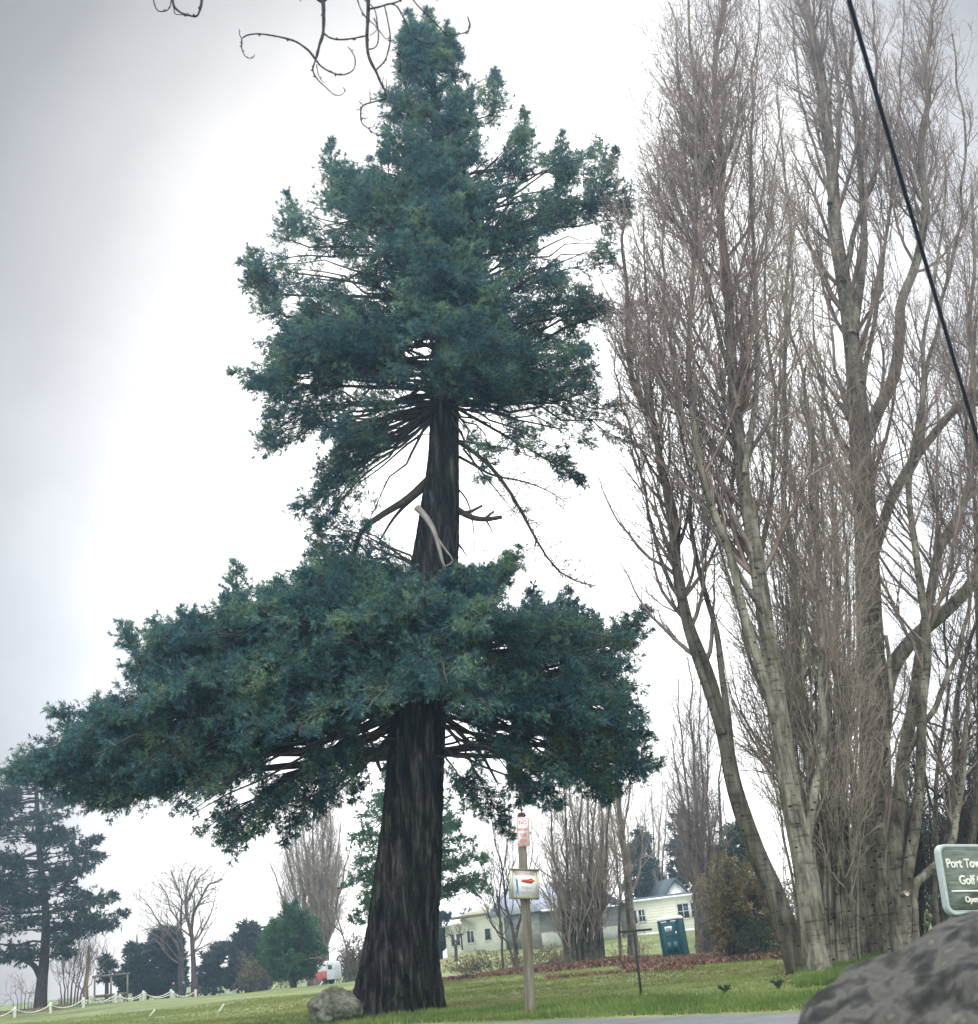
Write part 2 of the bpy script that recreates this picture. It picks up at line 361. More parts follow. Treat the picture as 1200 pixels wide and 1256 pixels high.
# road: paved sheet from behind the camera to an edge running across the view
def road_edge_y(x):
    """far edge of the tarmac as a function of X"""
    return 25.5-1.2*np.clip(x+1, -9, 9)-.35*np.clip(x-8, 0, 25)+.10*np.sin(x*1.7)+.05*np.sin(x*5.1)
def road():
    xs = np.linspace(-40, 60, 241); ts = np.linspace(0, 1, 50)
    X = np.repeat(xs[None], 50, 0); E = road_edge_y(xs)
    Y = -20+(E[None]+20)*ts[:, None]; Z = np.where(Y < 20, 0, gz(X, Y))+.012
    Z[-1] -= .03
    V = np.stack([X, Y, Z], -1).reshape(-1, 3); i, j = np.meshgrid(np.arange(240), np.arange(49)); a = (j*241+i).ravel()
    m = noise_mat('asphalt', [(.3, (.06, .06, .063)), (.5, (.11, .11, .112)), (.7, (.18, .177, .17))], 1.2, 8, .9, scale2=30, amt2=.6, bump=.3)
    tag(mesh_obj('road', V, np.stack([a, a+1, a+242, a+241], -1), m), 'grey worn tarmac road crossing in front of the lawn', None, kind='structure')
road()
# fallen bark, needles and bare soil patches lying as thin sheets on the lawn
def ground_patch(name, label, Xc, Yc, rx, ry, mat, seed=0, lift=.010):
    r_ = np.random.default_rng(seed); n = 40; rings = 6; V = [[Xc, Yc, float(gz(Xc, Yc))+lift]]; ph = r_.uniform(0, 6, 5)
    for k in range(1, rings+1):
        for a in np.linspace(0, 2*math.pi, n, endpoint=False):
            q = 1+.16*math.sin(3*a+ph[0])+.10*math.sin(7*a+ph[1])+.07*math.sin(13*a+ph[2])
            x = Xc+rx*q*k/rings*math.cos(a); y = Yc+ry*q*k/rings*math.sin(a)
            V.append([x, y, float(gz(x, y))+lift])
    T = [[0, 1+i, 1+(i+1) % n] for i in range(n)]; Q = []
    for k in range(rings-1):
        for i in range(n): Q.append([1+k*n+i, 1+(k+1)*n+i, 1+(k+1)*n+(i+1) % n, 1+k*n+(i+1) % n])
    return tag(mesh_obj(name, V, [np.array(T), np.array(Q)], mat), label, None, kind='structure')
# ------------------------------------------------------------------ conifers built bough by bough
def conifer_crown(trunk, outline, holes, airy, nb, depth, zones, scale=1.0, needle=(.11, .036), per=6, blen=1.5, wood_r=.012, spires=(), limbs=(), edge_boost=.45, bdens=9.0, tdens=9.0, seed=1, flatf=.75, solid=0.0):
    """trunk: fn z->(x,y). outline: crown edge where it stands (photo px) at the trunk's distance.
    zones: list of (py_lo, py_hi, mode, value). returns bough wood (V,F) and needle (V,F)"""
    r_ = np.random.default_rng(seed)
    outline = np.asarray(outline, float); x0, y0 = outline.min(0); x1, y1 = outline.max(0)
    pts = []
    while len(pts) < nb:
        if r_.random() < edge_boost:      # near the rim: a point of the outline pulled slightly inwards
            i = r_.integers(len(outline)); a = outline[i]; b = outline[(i+1) % len(outline)]
            c = a+(b-a)*r_.random(); q = c+(np.array([trunk['px'](c[1]), c[1]])-c)*r_.uniform(0.0, .10)
        else: q = np.array([r_.uniform(x0, x1), r_.uniform(y0, y1)])
        if not inpoly(q[:1], q[1:2], outline)[0]: continue
        if any(inpoly(q[:1], q[1:2], h)[0] for h in holes): continue
        if airy and any(inpoly(q[:1], q[1:2], h)[0] for h in airy) and r_.random() < .5: continue
        pts.append(q)
    nmain = len(pts)
    for (fy0, fy1, fn_) in trunk.get('front', ()):
        for _ in range(fn_):
            fy = r_.uniform(fy0, fy1); pts.append(np.array([trunk['px'](fy)+r_.uniform(-45, 45)*min(1, (fy-20)/130), fy]))
    B = []
    Yt = trunk['Y']
    for iq, q in enumerate(pts):
        ax = trunk['px'](q[1])
        u = abs(q[0]-ax)/max(40.0, trunk['ext'](q[1], q[0] < ax)); u = min(u, 1)
        dm = depth(q[1])*math.sqrt(max(0, 1-u*u)); d = r_.uniform(-1, 1); d = np.sign(d)*abs(d)**.6*dm
        if scale == 1.0 and abs(q[0]-ax) < 75 and q[1] < 480 and r_.random() < .75: d = -abs(d)
        if iq >= nmain: d = -dm*r_.uniform(.45, 1)
        T = at(q[0], q[1], Yt+d)
        if d < 0 and False: pass
        L = math.hypot(T[0]-trunk['xy'](T[2])[0], d)
        za = T[2]
        for lo, hi, mode, val in zones:
            if lo <= q[1] < hi:
                if mode == 'rise': za = T[2]-val*L
                else: za = T[2]+val[1]*(val[0]-T[2])*min(1, L/val[2])
                break
        za = max(trunk['zlo'], min(za, trunk['zhi']))
        if trunk.get('bare') and trunk['bare'][0] < za < trunk['bare'][1]:
            za = trunk['bare'][1] if T[2] > trunk['bare'][2] else trunk['bare'][0]
        A = np.array([*trunk['xy'](za), za]); L = np.linalg.norm(T-A)
        if L < .4*scale: continue
        s = np.linspace(0, 1, 9)[:, None]; up = r_.uniform(-.02, .07)*L; wob = r_.normal(size=(7, 3))*.022*L*np.array([1, 1, .6]); good = False
        for tr_ in (1.0, .3, -.5):
            curve = A+(T-A)*s; curve[:, 2] += tr_*(np.sin(s[:, 0]*math.pi)*up - .05*L*np.sin(s[:, 0]*2*math.pi)*.5)
            curve[1:-1] += wob*tr_
            gx, gy = proj(curve[2:8]); m_ = 9.0 if scale == 1.0 else 2.0; gx = gx+(ax-gx)*.01; sg_ = -1 if q[0] < ax else 1
            if inpoly(gx, gy-m_, outline).all() and inpoly(gx, gy+.6*m_, outline).all() and inpoly(gx+sg_*.5*m_, gy-.5*m_, outline)[:-1].all(): good = True; break
        if not good and r_.random() < .985: continue
        B.append(curve)
    for (bx, by, tx, ty, dd) in spires:
        a, t = at(bx, by, Yt+dd), at(tx, ty, Yt+dd); h = min(max(a[2]-.15*abs(a[0]-trunk['xy'](a[2])[0]), trunk['zlo']), trunk['zhi']); c0 = np.array([*trunk['xy'](h), h])
        if trunk.get('bare') and trunk['bare'][0] < h < trunk['bare'][1]: h = trunk['bare'][1] if a[2] > trunk['bare'][2] else trunk['bare'][0]; c0 = np.array([*trunk['xy'](h), h])
        B.append(resample(np.array([c0, c0+(a-c0)*.55, a, a+(t-a)*.5, t]), 9))
    nsp = len(spires)
    B = np.array(B); nB = len(B)
    L = np.linalg.norm(B[:, -1]-B[:, 0], axis=1)
    R = (np.clip(L*wood_r, .012*scale, .16*scale)[:, None])*(1-.85*np.linspace(0, 1, 9)[None])
    main = slice(0, nB-nsp)
    c1, r1, i1, t1 = grow(B[main], R[main], np.ceil(L[main]/scale*bdens).astype(int)+4, .16, 1.0, (38, 72),
                      lambda t, Lp: scale*np.minimum(blen, .22+.42*(1.08-t)*Lp/scale), k=5, trop=(-.13, .15), wig=.12, rf=.4, rmax=.03*scale, flat=flatf, tdist=.75, rmin=.005*scale)
    if nsp:
        c2, r2, i2, t2 = grow(B[-nsp:], R[-nsp:], np.ceil(L[-nsp:]/scale*bdens*2.4).astype(int)+20, .38, .99, (32, 60),
                      lambda t, Lp: scale*np.clip(.42*(1.04-t)*Lp/scale, .14, .8), k=5, trop=(.0, .15), wig=.08, rf=.4, rmax=.02*scale, rmin=.004*scale)
        c1 = np.vstack([c1, c2]); r1 = np.vstack([r1, r2]); free = np.concatenate([t1 > .88, np.ones(len(c2), bool)])
    else: free = t1 > .88
    def keep(P, free):
        mid = P[:, P.shape[1]//2]; tp = P[:, -1]; ok = np.ones(len(P), bool)
        mx_, my_ = proj(mid); tx, ty = proj(tp)
        ok &= inpoly(mx_, my_, outline) & (inpoly(tx, ty, outline) | (r_.random(len(P)) < .35))
        ok |= free
        for h in holes: ok &= ~inpoly(mx_, my_, h) & ~inpoly(tx, ty, h)
        return ok
    k1 = keep(c1, free)
    if airy:
        mx_, my_ = proj(c1[:, 2]); cl = np.zeros(len(c1), bool)
        for h in airy: cl |= inpoly(mx_, my_, h)
        k1 &= ~(cl & ~free & (r_.random(len(c1)) < (.55 if scale == 1.0 else .30)))
    c1, r1, free = c1[k1], r1[k1], free[k1]
    L1 = np.linalg.norm(np.diff(c1, axis=1), axis=2).sum(1)
    tw, rt, i2, t2 = grow(c1, r1, np.ceil(L1/scale*tdens).astype(int)+1, .08, 1.0, (30, 60),
                      lambda t, Lp: scale*np.clip(.40*(1.15-t)*Lp/scale, .10, .42), k=3, trop=(-.08, .10), wig=.10, rf=.5, rmin=.003*scale, flat=.4)
    k2 = keep(tw, free[i2]); tw, rt = tw[k2], rt[k2]
    allt = tw
    nv, nf = needles(allt, per, needle[0]*scale, needle[1]*scale, 31)
    L1b = c1[:, [0, 2, 4]]; nv2, nf2 = needles(L1b, max(4, per), needle[0]*scale, needle[1]*scale)
    nV = np.vstack([nv, nv2]); nF = np.vstack([nf, nf2+len(nv)])
    # wood : boughs (cut where holes leave them bare is fine) + branchlets
    if trunk.get('bare'):
        pass
    wv, wf = tubes(B, R, 6); wv2, wf2 = tubes(c1[:, [0, 2, 4]], r1[:, [0, 2, 4]], 3)
    WV = np.vstack([wv, wv2]); WF = np.vstack([wf, wf2+len(wv)])
    return WV, WF, nV, nF
def trunk_mesh(P, R, sides=40, rows=140, ridge=.06, flare=None, seed=3):
    """a furrowed trunk: centre line P, radii R"""
    r_ = np.random.default_rng(seed)
    S = resample(np.column_stack([P, R]), rows); P = S[:, :3]; R = S[:, 3]
    T = nrm(np.gradient(P, axis=0)); A = nrm(np.cross(T, np.array([[0, 1.0, 0]]))); Bv = np.cross(T, A)
    a = np.arange(sides)*2*math.pi/sides
    H = P[:, 2:3]
    ph = r_.uniform(0, 6, 12)
    tw = a[None]+.10*np.sin(H*.9+ph[0])
    d = ridge*(.55*np.abs(np.sin(tw*7+ph[1]+.35*np.sin(H*1.3+ph[2])))+.45*np.abs(np.sin(tw*12.5+ph[3]+.5*np.sin(H*2.1+ph[4])))-.5)
    d = d+ridge*.5*np.sin(tw*3+H*.7+ph[5])
    if flare: d = d+flare*np.exp(-(H-P[0, 2])/.9)*(.5+.5*np.sin(tw*5+ph[6])+.3*np.sin(tw*2+ph[7]))
    d = d+r_.normal(size=d.shape)*ridge*.10
    Rr = R[:, None]*(1+d)
    V = P[:, None]+Rr[..., None]*(np.cos(a)[None, :, None]*A[:, None]+np.sin(a)[None, :, None]*Bv[:, None])
    base = (np.arange(rows-1)*sides)[:, None]; i = np.arange(sides)[None]; j = (i+1) % sides
    F = np.stack([base+i, base+sides+i, base+sides+j, base+j], -1).reshape(-1, 4)
    return V.reshape(-1, 3), F
def big_fir():
    Y = 34.4
    ctr = np.array([(486, 1246), (488, 1215), (491, 1150), (497, 1090), (506, 1000), (514, 900), (522, 800), (531, 700), (538, 640), (545, 560), (546, 480), (548, 400), (545, 300), (540, 200), (530, 100), (522, 30)], float)
    wid = np.array([110, 100, 86, 80, 71, 66, 62, 56, 48, 37, 33, 27, 20, 15, 8, 3], float)
    P = at(ctr[:, 0], ctr[:, 1], Y); P[0, 2] -= .15
    R = np.array([wid[i]/ppm(P[i])/2 for i in range(len(P))])
    base = place(486, Y)
    root = thing('fir_tree', 'huge old dark green conifer with thick furrowed trunk and wide skirt of low boughs', 'tree', base)
    off = -np.asarray(base)
    V, F = trunk_mesh(P, R, 110, 420, .10, .17); mesh_obj('trunk', V+off, F, M['fir_bark'], root, smooth=True)
    zz = P[:, 2]
    trunk = dict(Y=Y, px=lambda py: float(np.interp(-py, -ctr[:, 1], ctr[:, 0])), xy=lambda z: (float(np.interp(z, zz, P[:, 0])), Y),
                 zlo=float(at(500, 925, Y)[2]), zhi=zz[-1])
    outline = [(500,12),(510,28),(517,26),(524,10),(532,24),(545,22),(552,40),(562,48),(568,75),(578,98),(592,95),(607,80),(606,100),(598,120),(582,128),(590,150),(588,172),(600,192),(615,178),(626,160),(636,152),(643,132),(650,150),(652,168),(668,186),(682,180),(691,160),(703,188),(722,180),(758,181),(752,195),(762,215),(755,235),(778,232),(806,240),(770,255),(765,275),(752,300),(746,350),(762,385),(800,372),(845,385),(872,410),(852,432),(812,445),(790,430),(760,445),(728,428),(722,440),(736,460),(738,492),(765,500),(782,545),(758,550),(730,543),(706,560),(714,575),(722,582),(718,598),(700,594),(690,572),(668,562),(650,545),(632,556),(618,552),(600,565),(592,600),(576,585),(568,560),(562,500),(562,690),(580,700),(598,690),(618,676),(643,668),(640,690),(625,708),(606,730),(604,748),(618,752),(630,738),(650,742),(654,716),(660,738),(672,742),(698,722),(696,742),(708,736),(716,752),(728,748),(738,766),(768,762),(799,744),(796,765),(796,785),(780,800),(792,840),(772,855),(774,870),(790,868),(786,880),(770,892),(790,905),(803,902),(790,918),(772,925),(796,938),(818,932),(812,948),(790,965),(762,960),(752,990),(738,985),(735,962),(700,965),(690,992),(665,1002),(655,985),(640,998),(634,1026),(622,1035),(605,1030),(592,1000),(575,992),(560,968),(546,900),(540,868),(484,868),(482,925),(472,960),(462,962),(452,962),(440,985),(420,1000),(390,992),(370,985),(345,1000),(336,1042),(312,1030),(298,1042),(270,1042),(262,1020),(240,1026),(232,1005),(215,990),(185,985),(165,972),(140,1000),(122,990),(110,992),(95,980),(75,975),(50,972),(20,955),(-12,948),(-12,930),(10,934),(34,940),(60,936),(90,925),(72,900),(67,870),(80,880),(92,892),(112,886),(122,868),(112,852),(140,860),(165,868),(182,850),(160,835),(143,802),(160,810),(178,818),(150,785),(146,760),(162,768),(175,785),(190,778),(182,757),(200,768),(215,778),(230,770),(218,745),(242,764),(265,768),(268,735),(280,718),(290,686),(298,705),(304,745),(320,738),(318,722),(330,720),(344,702),(350,735),(365,702),(376,690),(372,665),(388,640),(365,632),(354,622),(382,612),(395,580),(378,572),(402,560),(412,540),(380,536),(350,560),(328,568),(314,560),(313,540),(330,512),(314,502),(332,482),(300,478),(281,453),(303,462),(320,458),(336,440),(316,424),(337,416),(340,392),(328,378),(345,372),(330,352),(302,345),(294,320),(312,325),(308,303),(326,330),(342,318),(345,300),(366,280),(350,268),(352,234),(372,248),(398,248),(412,240),(402,215),(420,205),(404,168),(422,180),(440,200),(456,186),(466,195),(474,165),(458,158),(472,140),(466,120),(480,100),(494,78),(488,50),(497,38)]
    holes = [[(690,285),(720,275),(738,278),(728,305),(705,318),(690,312),(668,318),(660,300)],
             [(500,425),(520,412),(536,412),(534,440),(520,455),(500,445)], [(490,482),(522,480),(524,488),(496,489)],
             [(478,520),(500,497),(524,494),(530,520),(528,588),(508,592),(486,600),(458,602),(450,585),(468,560),(484,545)],
             [(563,592),(600,600),(612,565),(640,560),(672,570),(690,600),(700,700),(660,668),(640,662),(600,686),(560,690)],
             [(596,512),(615,506),(622,530),(606,545),(592,535)], [(668,530),(686,526),(690,545),(672,550)], [(640,505),(655,508),(650,518),(638,516)],
             [(526,492),(563,492),(560,600),(557,692),(512,676),(510,640),(522,600)],
             [(432,505),(448,498),(452,512),(438,520)], [(330,925),(362,905),(372,925),(360,950),(330,950)],
             [(285,965),(305,958),(310,985),(292,990)], [(240,985),(262,980),(262,995),(245,1000)],
             [(440,880),(470,888),(478,905),(455,915),(440,900)], [(448,940),(478,930),(474,965),(460,960)],
             [(600,790),(625,795),(620,806),(600,800)], [(665,815),(690,812),(685,830),(668,828)],
             [(550,905),(570,880),(580,905),(560,925)], [(610,880),(628,885),(625,905),(610,900)], [(655,900),(672,905),(668,925),(652,920)], [(600,930),(622,935),(618,960),(598,950)], [(560,600),(600,600),(600,620),(562,616)],
             [(365,460),(385,455),(380,470),(366,472)],[(420,470),(440,466),(436,482),(420,484)],[(720,585),(715,560),(760,560),(740,620)],[(352,300),(375,290),(380,305),(360,318)],[(395,330),(412,322),(415,338),(400,345)],[(345,365),(362,360),(366,378),(348,384)],[(430,345),(448,352),(440,366),(428,360)],[(648,222),(662,212),(668,228),(654,236)],[(610,245),(622,240),(626,254),(612,256)],[(728,345),(742,340),(742,358),(730,360)],[(668,395),(690,390),(688,405),(670,408)],[(600,325),(608,318),(612,334),(602,338)],[(250,905),(262,898),(270,910),(256,916)],[(395,905),(412,895),(418,915),(400,920)],[(205,880),(218,876),(220,886),(208,890)],[(725,865),(738,860),(742,872),(728,876)],[(560,925),(575,918),(580,940),(566,945)],[(310,905),(322,900),(325,912),(312,916)],[(470,205),(480,198),(484,214),(472,216)],[(575,205),(584,200),(588,214),(578,216)]]
    airy = [[(200,955),(300,930),(420,890),(485,900),(480,960),(400,1000),(340,1045),(240,1030)], [(545,880),(700,900),(800,900),(820,950),(700,970),(640,1035),(600,1030),(560,960)],
            [(350,470),(530,470),(520,700),(440,690),(350,640)], [(560,490),(780,500),(780,560),(720,600),(560,600)],
            [(590,180),(760,180),(760,340),(700,340),(640,260)], [(290,290),(420,240),(440,330),(420,400),(330,400)], [(480,410),(560,410),(560,500),(480,500)], [(760,230),(870,230),(870,450),(760,450)]]
    extL = [(12, 30), (100, 60), (170, 130), (240, 190), (310, 250), (450, 265), (560, 230), (620, 190), (700, 250), (760, 375), (880, 450), (940, 470), (1040, 260)]
    extR = [(12, 30), (100, 60), (180, 220), (240, 220), (400, 230), (520, 230), (600, 170), (700, 120), (750, 265), (850, 280), (940, 300), (1030, 130)]
    a = np.array(extL, float); b = np.array(extR, float)
    trunk['ext'] = lambda py, left: float(np.interp(py, a[:, 0], a[:, 1]) if left else np.interp(py, b[:, 0], b[:, 1]))
    zc = float(at(520, 800, Y)[2]); zb0 = float(at(520, 700, Y)[2]); zb1 = float(at(546, 492, Y)[2])
    trunk['bare'] = (zb0, zb1, float(at(540, 640, Y)[2]))
    zones = [(0, 250, 'rise', .35), (250, 430, 'rise', .18), (430, 655, 'rise', -.12), (655, 1300, 'to', (zc, .72, 5.5))]
    dep = lambda py: float(np.interp(py, [12, 100, 200, 330, 450, 600, 690, 760, 850, 950, 1040], [.8, 1.3, 3.0, 4.5, 5.0, 3.0, 3.5, 5.5, 6.0, 4.5, 2.5]))
    spires = [(290,775,290,688,-1),(345,775,344,704,-.5),(643,205,643,134,.5),(691,235,691,162,0),(605,140,607,82,0),(410,250,405,170,0),(358,300,352,236,0),(330,360,295,318,0),(335,385,308,305,0),(190,850,147,762,-1),(225,850,183,759,-.5),(130,925,70,874,-.5),(185,915,114,854,-1),(258,830,220,747,0),(745,800,797,746,0),(654,800,654,718,-.5),(670,790,698,724,0),(708,800,708,738,0),(728,810,729,750,0),(585,735,641,670,-.5),(560,120,552,40,0),(524,110,500,14,0),(530,100,524,12,0),(500,140,494,60,0),(722,255,758,183,0),(480,230,474,160,0),(330,470,284,455,0),(770,935,816,936,0),(760,905,802,903,0),(700,580,718,596,0),(150,960,20,938,0),(560,905,628,1028,.5),(600,910,690,990,-.5),(650,905,752,985,.3),(548,930,598,1005,-.8),(640,905,640,990,1),(590,905,655,985,.6),(455,905,432,985,.6),(410,930,345,1038,0),(380,930,300,1036,.5),(300,920,268,1032,-.4),(440,900,395,990,-1),(470,905,470,955,1),(690,900,700,960,-.6)]
    trunk['front'] = [(45, 200, 50), (180, 440, 110)]
    WV, WF, NV, NF = conifer_crown(trunk, outline, holes, airy, 660, dep, zones, blen=1.6, spires=spires, seed=7, bdens=6.2, tdens=6.8, per=10, needle=(.140, .030))
    # the two heavy limbs that leave the trunk above the bare stretch and the low ones
    limbs = [([(540,487),(505,486),(482,494),(455,508),(420,512)], 7, 0), ([(550,483),(600,486),(650,482),(700,492)], 6, .3), ([(530,585),(500,612),(468,632),(445,650),(436,672),(430,700)], 10, -.3),
             ([(520,600),(495,622),(480,640),(465,665)], 5, .3), ([(484,928),(468,945),(461,925),(452,900),(440,870)], 5, -.2), ([(535,860),(560,895),(590,925),(610,960)], 6, -.4), ([(505,830),(420,850),(340,860),(240,880),(150,900)], 8, -.8), ([(530,820),(600,800),(680,800),(760,790)], 7, -.6), ([(548,470),(520,455),(500,440),(480,420)], 4, 0), ([(500,870),(440,880),(380,930),(340,990)], 5, .5)]
    wv = [WV]; wf = [WF]; n = len(WV)
    for pl, wpx, dy in limbs:
        pl = np.array(pl, float); q = at(pl[:, 0], pl[:, 1], Y+np.linspace(0, dy, len(pl))); q = resample(q, 14)
        r = wpx/ppm(q[0])*np.linspace(1, .35, 14)*.6
        v, f = tubes(q[None], r[None], 8); wv.append(v); wf.append(f+n); n += len(v)
    mesh_obj('boughs', np.vstack(wv)+off, np.vstack(wf), M['wood'], root)
    mesh_obj('crown', NV+off, NF, M['fir'], root)
    dead = [([(563,542),(578,552),(600,570),(622,598),(640,628),(658,662),(680,695),(705,712),(732,719)], 6, 60), ([(563,560),(585,572),(605,583),(640,590),(668,600),(698,618)], 4, 30),
            ([(562,540),(590,545),(635,553),(680,575)], 2.5, 14), ([(560,598),(572,612),(580,640),(583,690)], 2.5, 3), ([(556,660),(566,672),(574,684)], 4, 0), ([(530,532),(505,535),(490,542)], 1.5, 4), ([(568,550),(600,590),(618,612),(640,640)], 3, 10)]
    for pl, wpx, nt_ in dead:
        pl = np.array(pl, float); dd = np.linspace(0, rng.uniform(-.8, .8), len(pl)); q = resample(at(pl[:, 0], pl[:, 1], Y+dd), 12)
        r = wpx/ppm(q[0])*.5*np.linspace(1, .2, 12)
        v, f = tubes(q[None], r[None], 7); vs_, fs_ = [v], [f]; n = len(v)
        if nt_:
            c, cr, _, _ = grow(q[None], r[None], [nt_], .35, 1, (30, 75), lambda t, Lp: rng.uniform(.3, 1.0, len(t)), k=5, trop=(-.1, .2), wig=.22, rf=.5, rmax=.018, rmin=.012)
            c2, cr2, _, _ = grow(c, cr, 5, .3, 1, (30, 70), lambda t, Lp: rng.uniform(.12, .3, len(t)), k=3, trop=(-.1, .3), wig=.2, rf=.6, rmin=.0095)
            for cc, rr in ((c, cr), (c2, cr2)):
                v, f = tubes(cc, rr, 3); vs_.append(v); fs_.append(f+n); n += len(v)
        mesh_obj('dead_branch', np.vstack(vs_)+off, np.vstack(fs_), M['wood'], root)
    # broken stub on the right and the pale torn limb in front of the trunk
    b = MB()
    for pl, w0, w1 in (([(556,622),(566,628),(580,635),(597,637),(616,634)], 9, 5), ([(566,629),(578,627),(592,620)], 5, 3), ([(594,637),(600,632),(606,627)], 4, 2.5), ([(596,637),(601,646),(605,655)], 2.5, 1)):
        q = at(np.array(pl, float)[:, 0], np.array(pl, float)[:, 1], Y); q = resample(q, 8)+off; b.tube(q, np.linspace(w0, w1, 8)/ppm(q[0]-off)/2, 8)
    b.build('broken_stub', M['wood'], root)
    b = MB()
    for pl, w0, w1 in (([(511,622),(524,636),(534,655),(542,685),(546,698)], 9, 3), ([(534,655),(545,672),(556,688),(545,695)], 3, 1.5)):
        q = at(np.array(pl, float)[:, 0], np.array(pl, float)[:, 1], Y-.85); q = resample(q, 9)+off; b.tube(q, np.linspace(w0, w1, 9)/ppm(q[0]-off)/2, 8)
    b.build('torn_limb', M['deadwood'], root)
big_fir()
def outline_conifer(name, label, Y, ctr, wid, outline, holes, nb, zones, depth, mat, seed, needle, scale, airy=(), group=None, bark='wood', bdens=4, tdens=4.5, per=5, spires=(), forks=(), blen=1.3, flatf=.75):
    ctr = np.array(ctr, float); wid = np.array(wid, float)
    P = at(ctr[:, 0], ctr[:, 1], Y); base = place(ctr[0, 0], Y); P[0] = base-np.array([0, 0, .2])
    R = np.array([wid[i]/ppm(P[i])/2 for i in range(len(P))]); zz = P[:, 2]
    root = thing(name, label, 'tree', base, group=group); off = -base
    V, F = trunk_mesh(P, R, 20, 60, .05, .1, seed); vs_, fs_ = [V], [F]; n = len(V)
    for pl, w0 in forks:
        pl = np.array(pl, float); q = resample(at(pl[:, 0], pl[:, 1], Y), 10); v, f = tubes(q[None], (w0/ppm(q[0])/2*np.linspace(1, .4, 10))[None], 8); vs_.append(v); fs_.append(f+n); n += len(v)
    mesh_obj('trunk', np.vstack(vs_)+off, np.vstack(fs_), M[bark], root, smooth=True)
    o = np.array(outline, float)
    def ext(py, left):
        c = np.interp(-py, -ctr[:, 1], ctr[:, 0]); near = o[np.abs(o[:, 1]-py) < 45]
        if not len(near): return 30.0
        v = (c-near[:, 0]) if left else (near[:, 0]-c); return max(12.0, float(v.max()))
    trunk = dict(Y=Y, px=lambda py: float(np.interp(-py, -ctr[:, 1], ctr[:, 0])), xy=lambda z: (float(np.interp(z, zz, P[:, 0])), Y),
                 zlo=base[2]+.3, zhi=zz[-1], ext=ext)
    WV, WF, NV, NF = conifer_crown(trunk, outline, list(holes), list(airy), nb, depth, zones, scale=scale, seed=seed, bdens=bdens, tdens=tdens, per=per, needle=needle, spires=spires, blen=blen, flatf=flatf)
    mesh_obj('boughs', WV+off, WF, M['wood'], root); mesh_obj('crown', NV+off, NF, M[mat], root)
outline_conifer('conifer', 'dark spreading conifer with forked trunk behind the rope fence at the far left', 98,
    [(49,1232),(52,1200),(54,1180),(56,1120),(48,1040),(45,980),(42,925)], [16,13,12,9,7,5,2],
    [(25,925),(38,930),(60,950),(75,965),(88,985),(70,995),(90,1010),(98,1022),(80,1035),(110,1040),(125,1025),(120,1045),(132,1050),(118,1062),(100,1068),(85,1080),(110,1095),(130,1102),(146,1098),(138,1108),(118,1112),(100,1110),(110,1122),(135,1130),(158,1118),(148,1135),(125,1142),(105,1138),(98,1150),(85,1160),(88,1172),(74,1185),(60,1178),(50,1175),(38,1182),(35,1170),(40,1186),(12,1198),(14,1185),(0,1185),(-60,1180),(-90,1150),(-95,1090),(-60,1040),(-50,1000),(-20,960),(10,950)],
    [[(31,1140),(52,1138),(50,1158),(33,1156)],[(38,1181),(52,1181),(50,1195),(40,1193)],[(68,1140),(80,1138),(78,1146),(70,1147)],[(30,1050),(42,1040),(44,1055),(32,1062)],[(0,1155),(6,1155),(4,1165),(0,1165)],[(84,1125),(92,1122),(90,1132)]],
    190, [(0, 2000, 'rise', .0)], lambda py: 4.2, 'fir_far', 21, (.26, .085), 1.35, spires=[(95,1145,158,1119,0),(90,1110,146,1099,0),(90,1045,125,1027,0)], forks=[([(50,1200),(42,1185),(30,1178),(15,1172)], 9)], bdens=2.6, tdens=3.5)
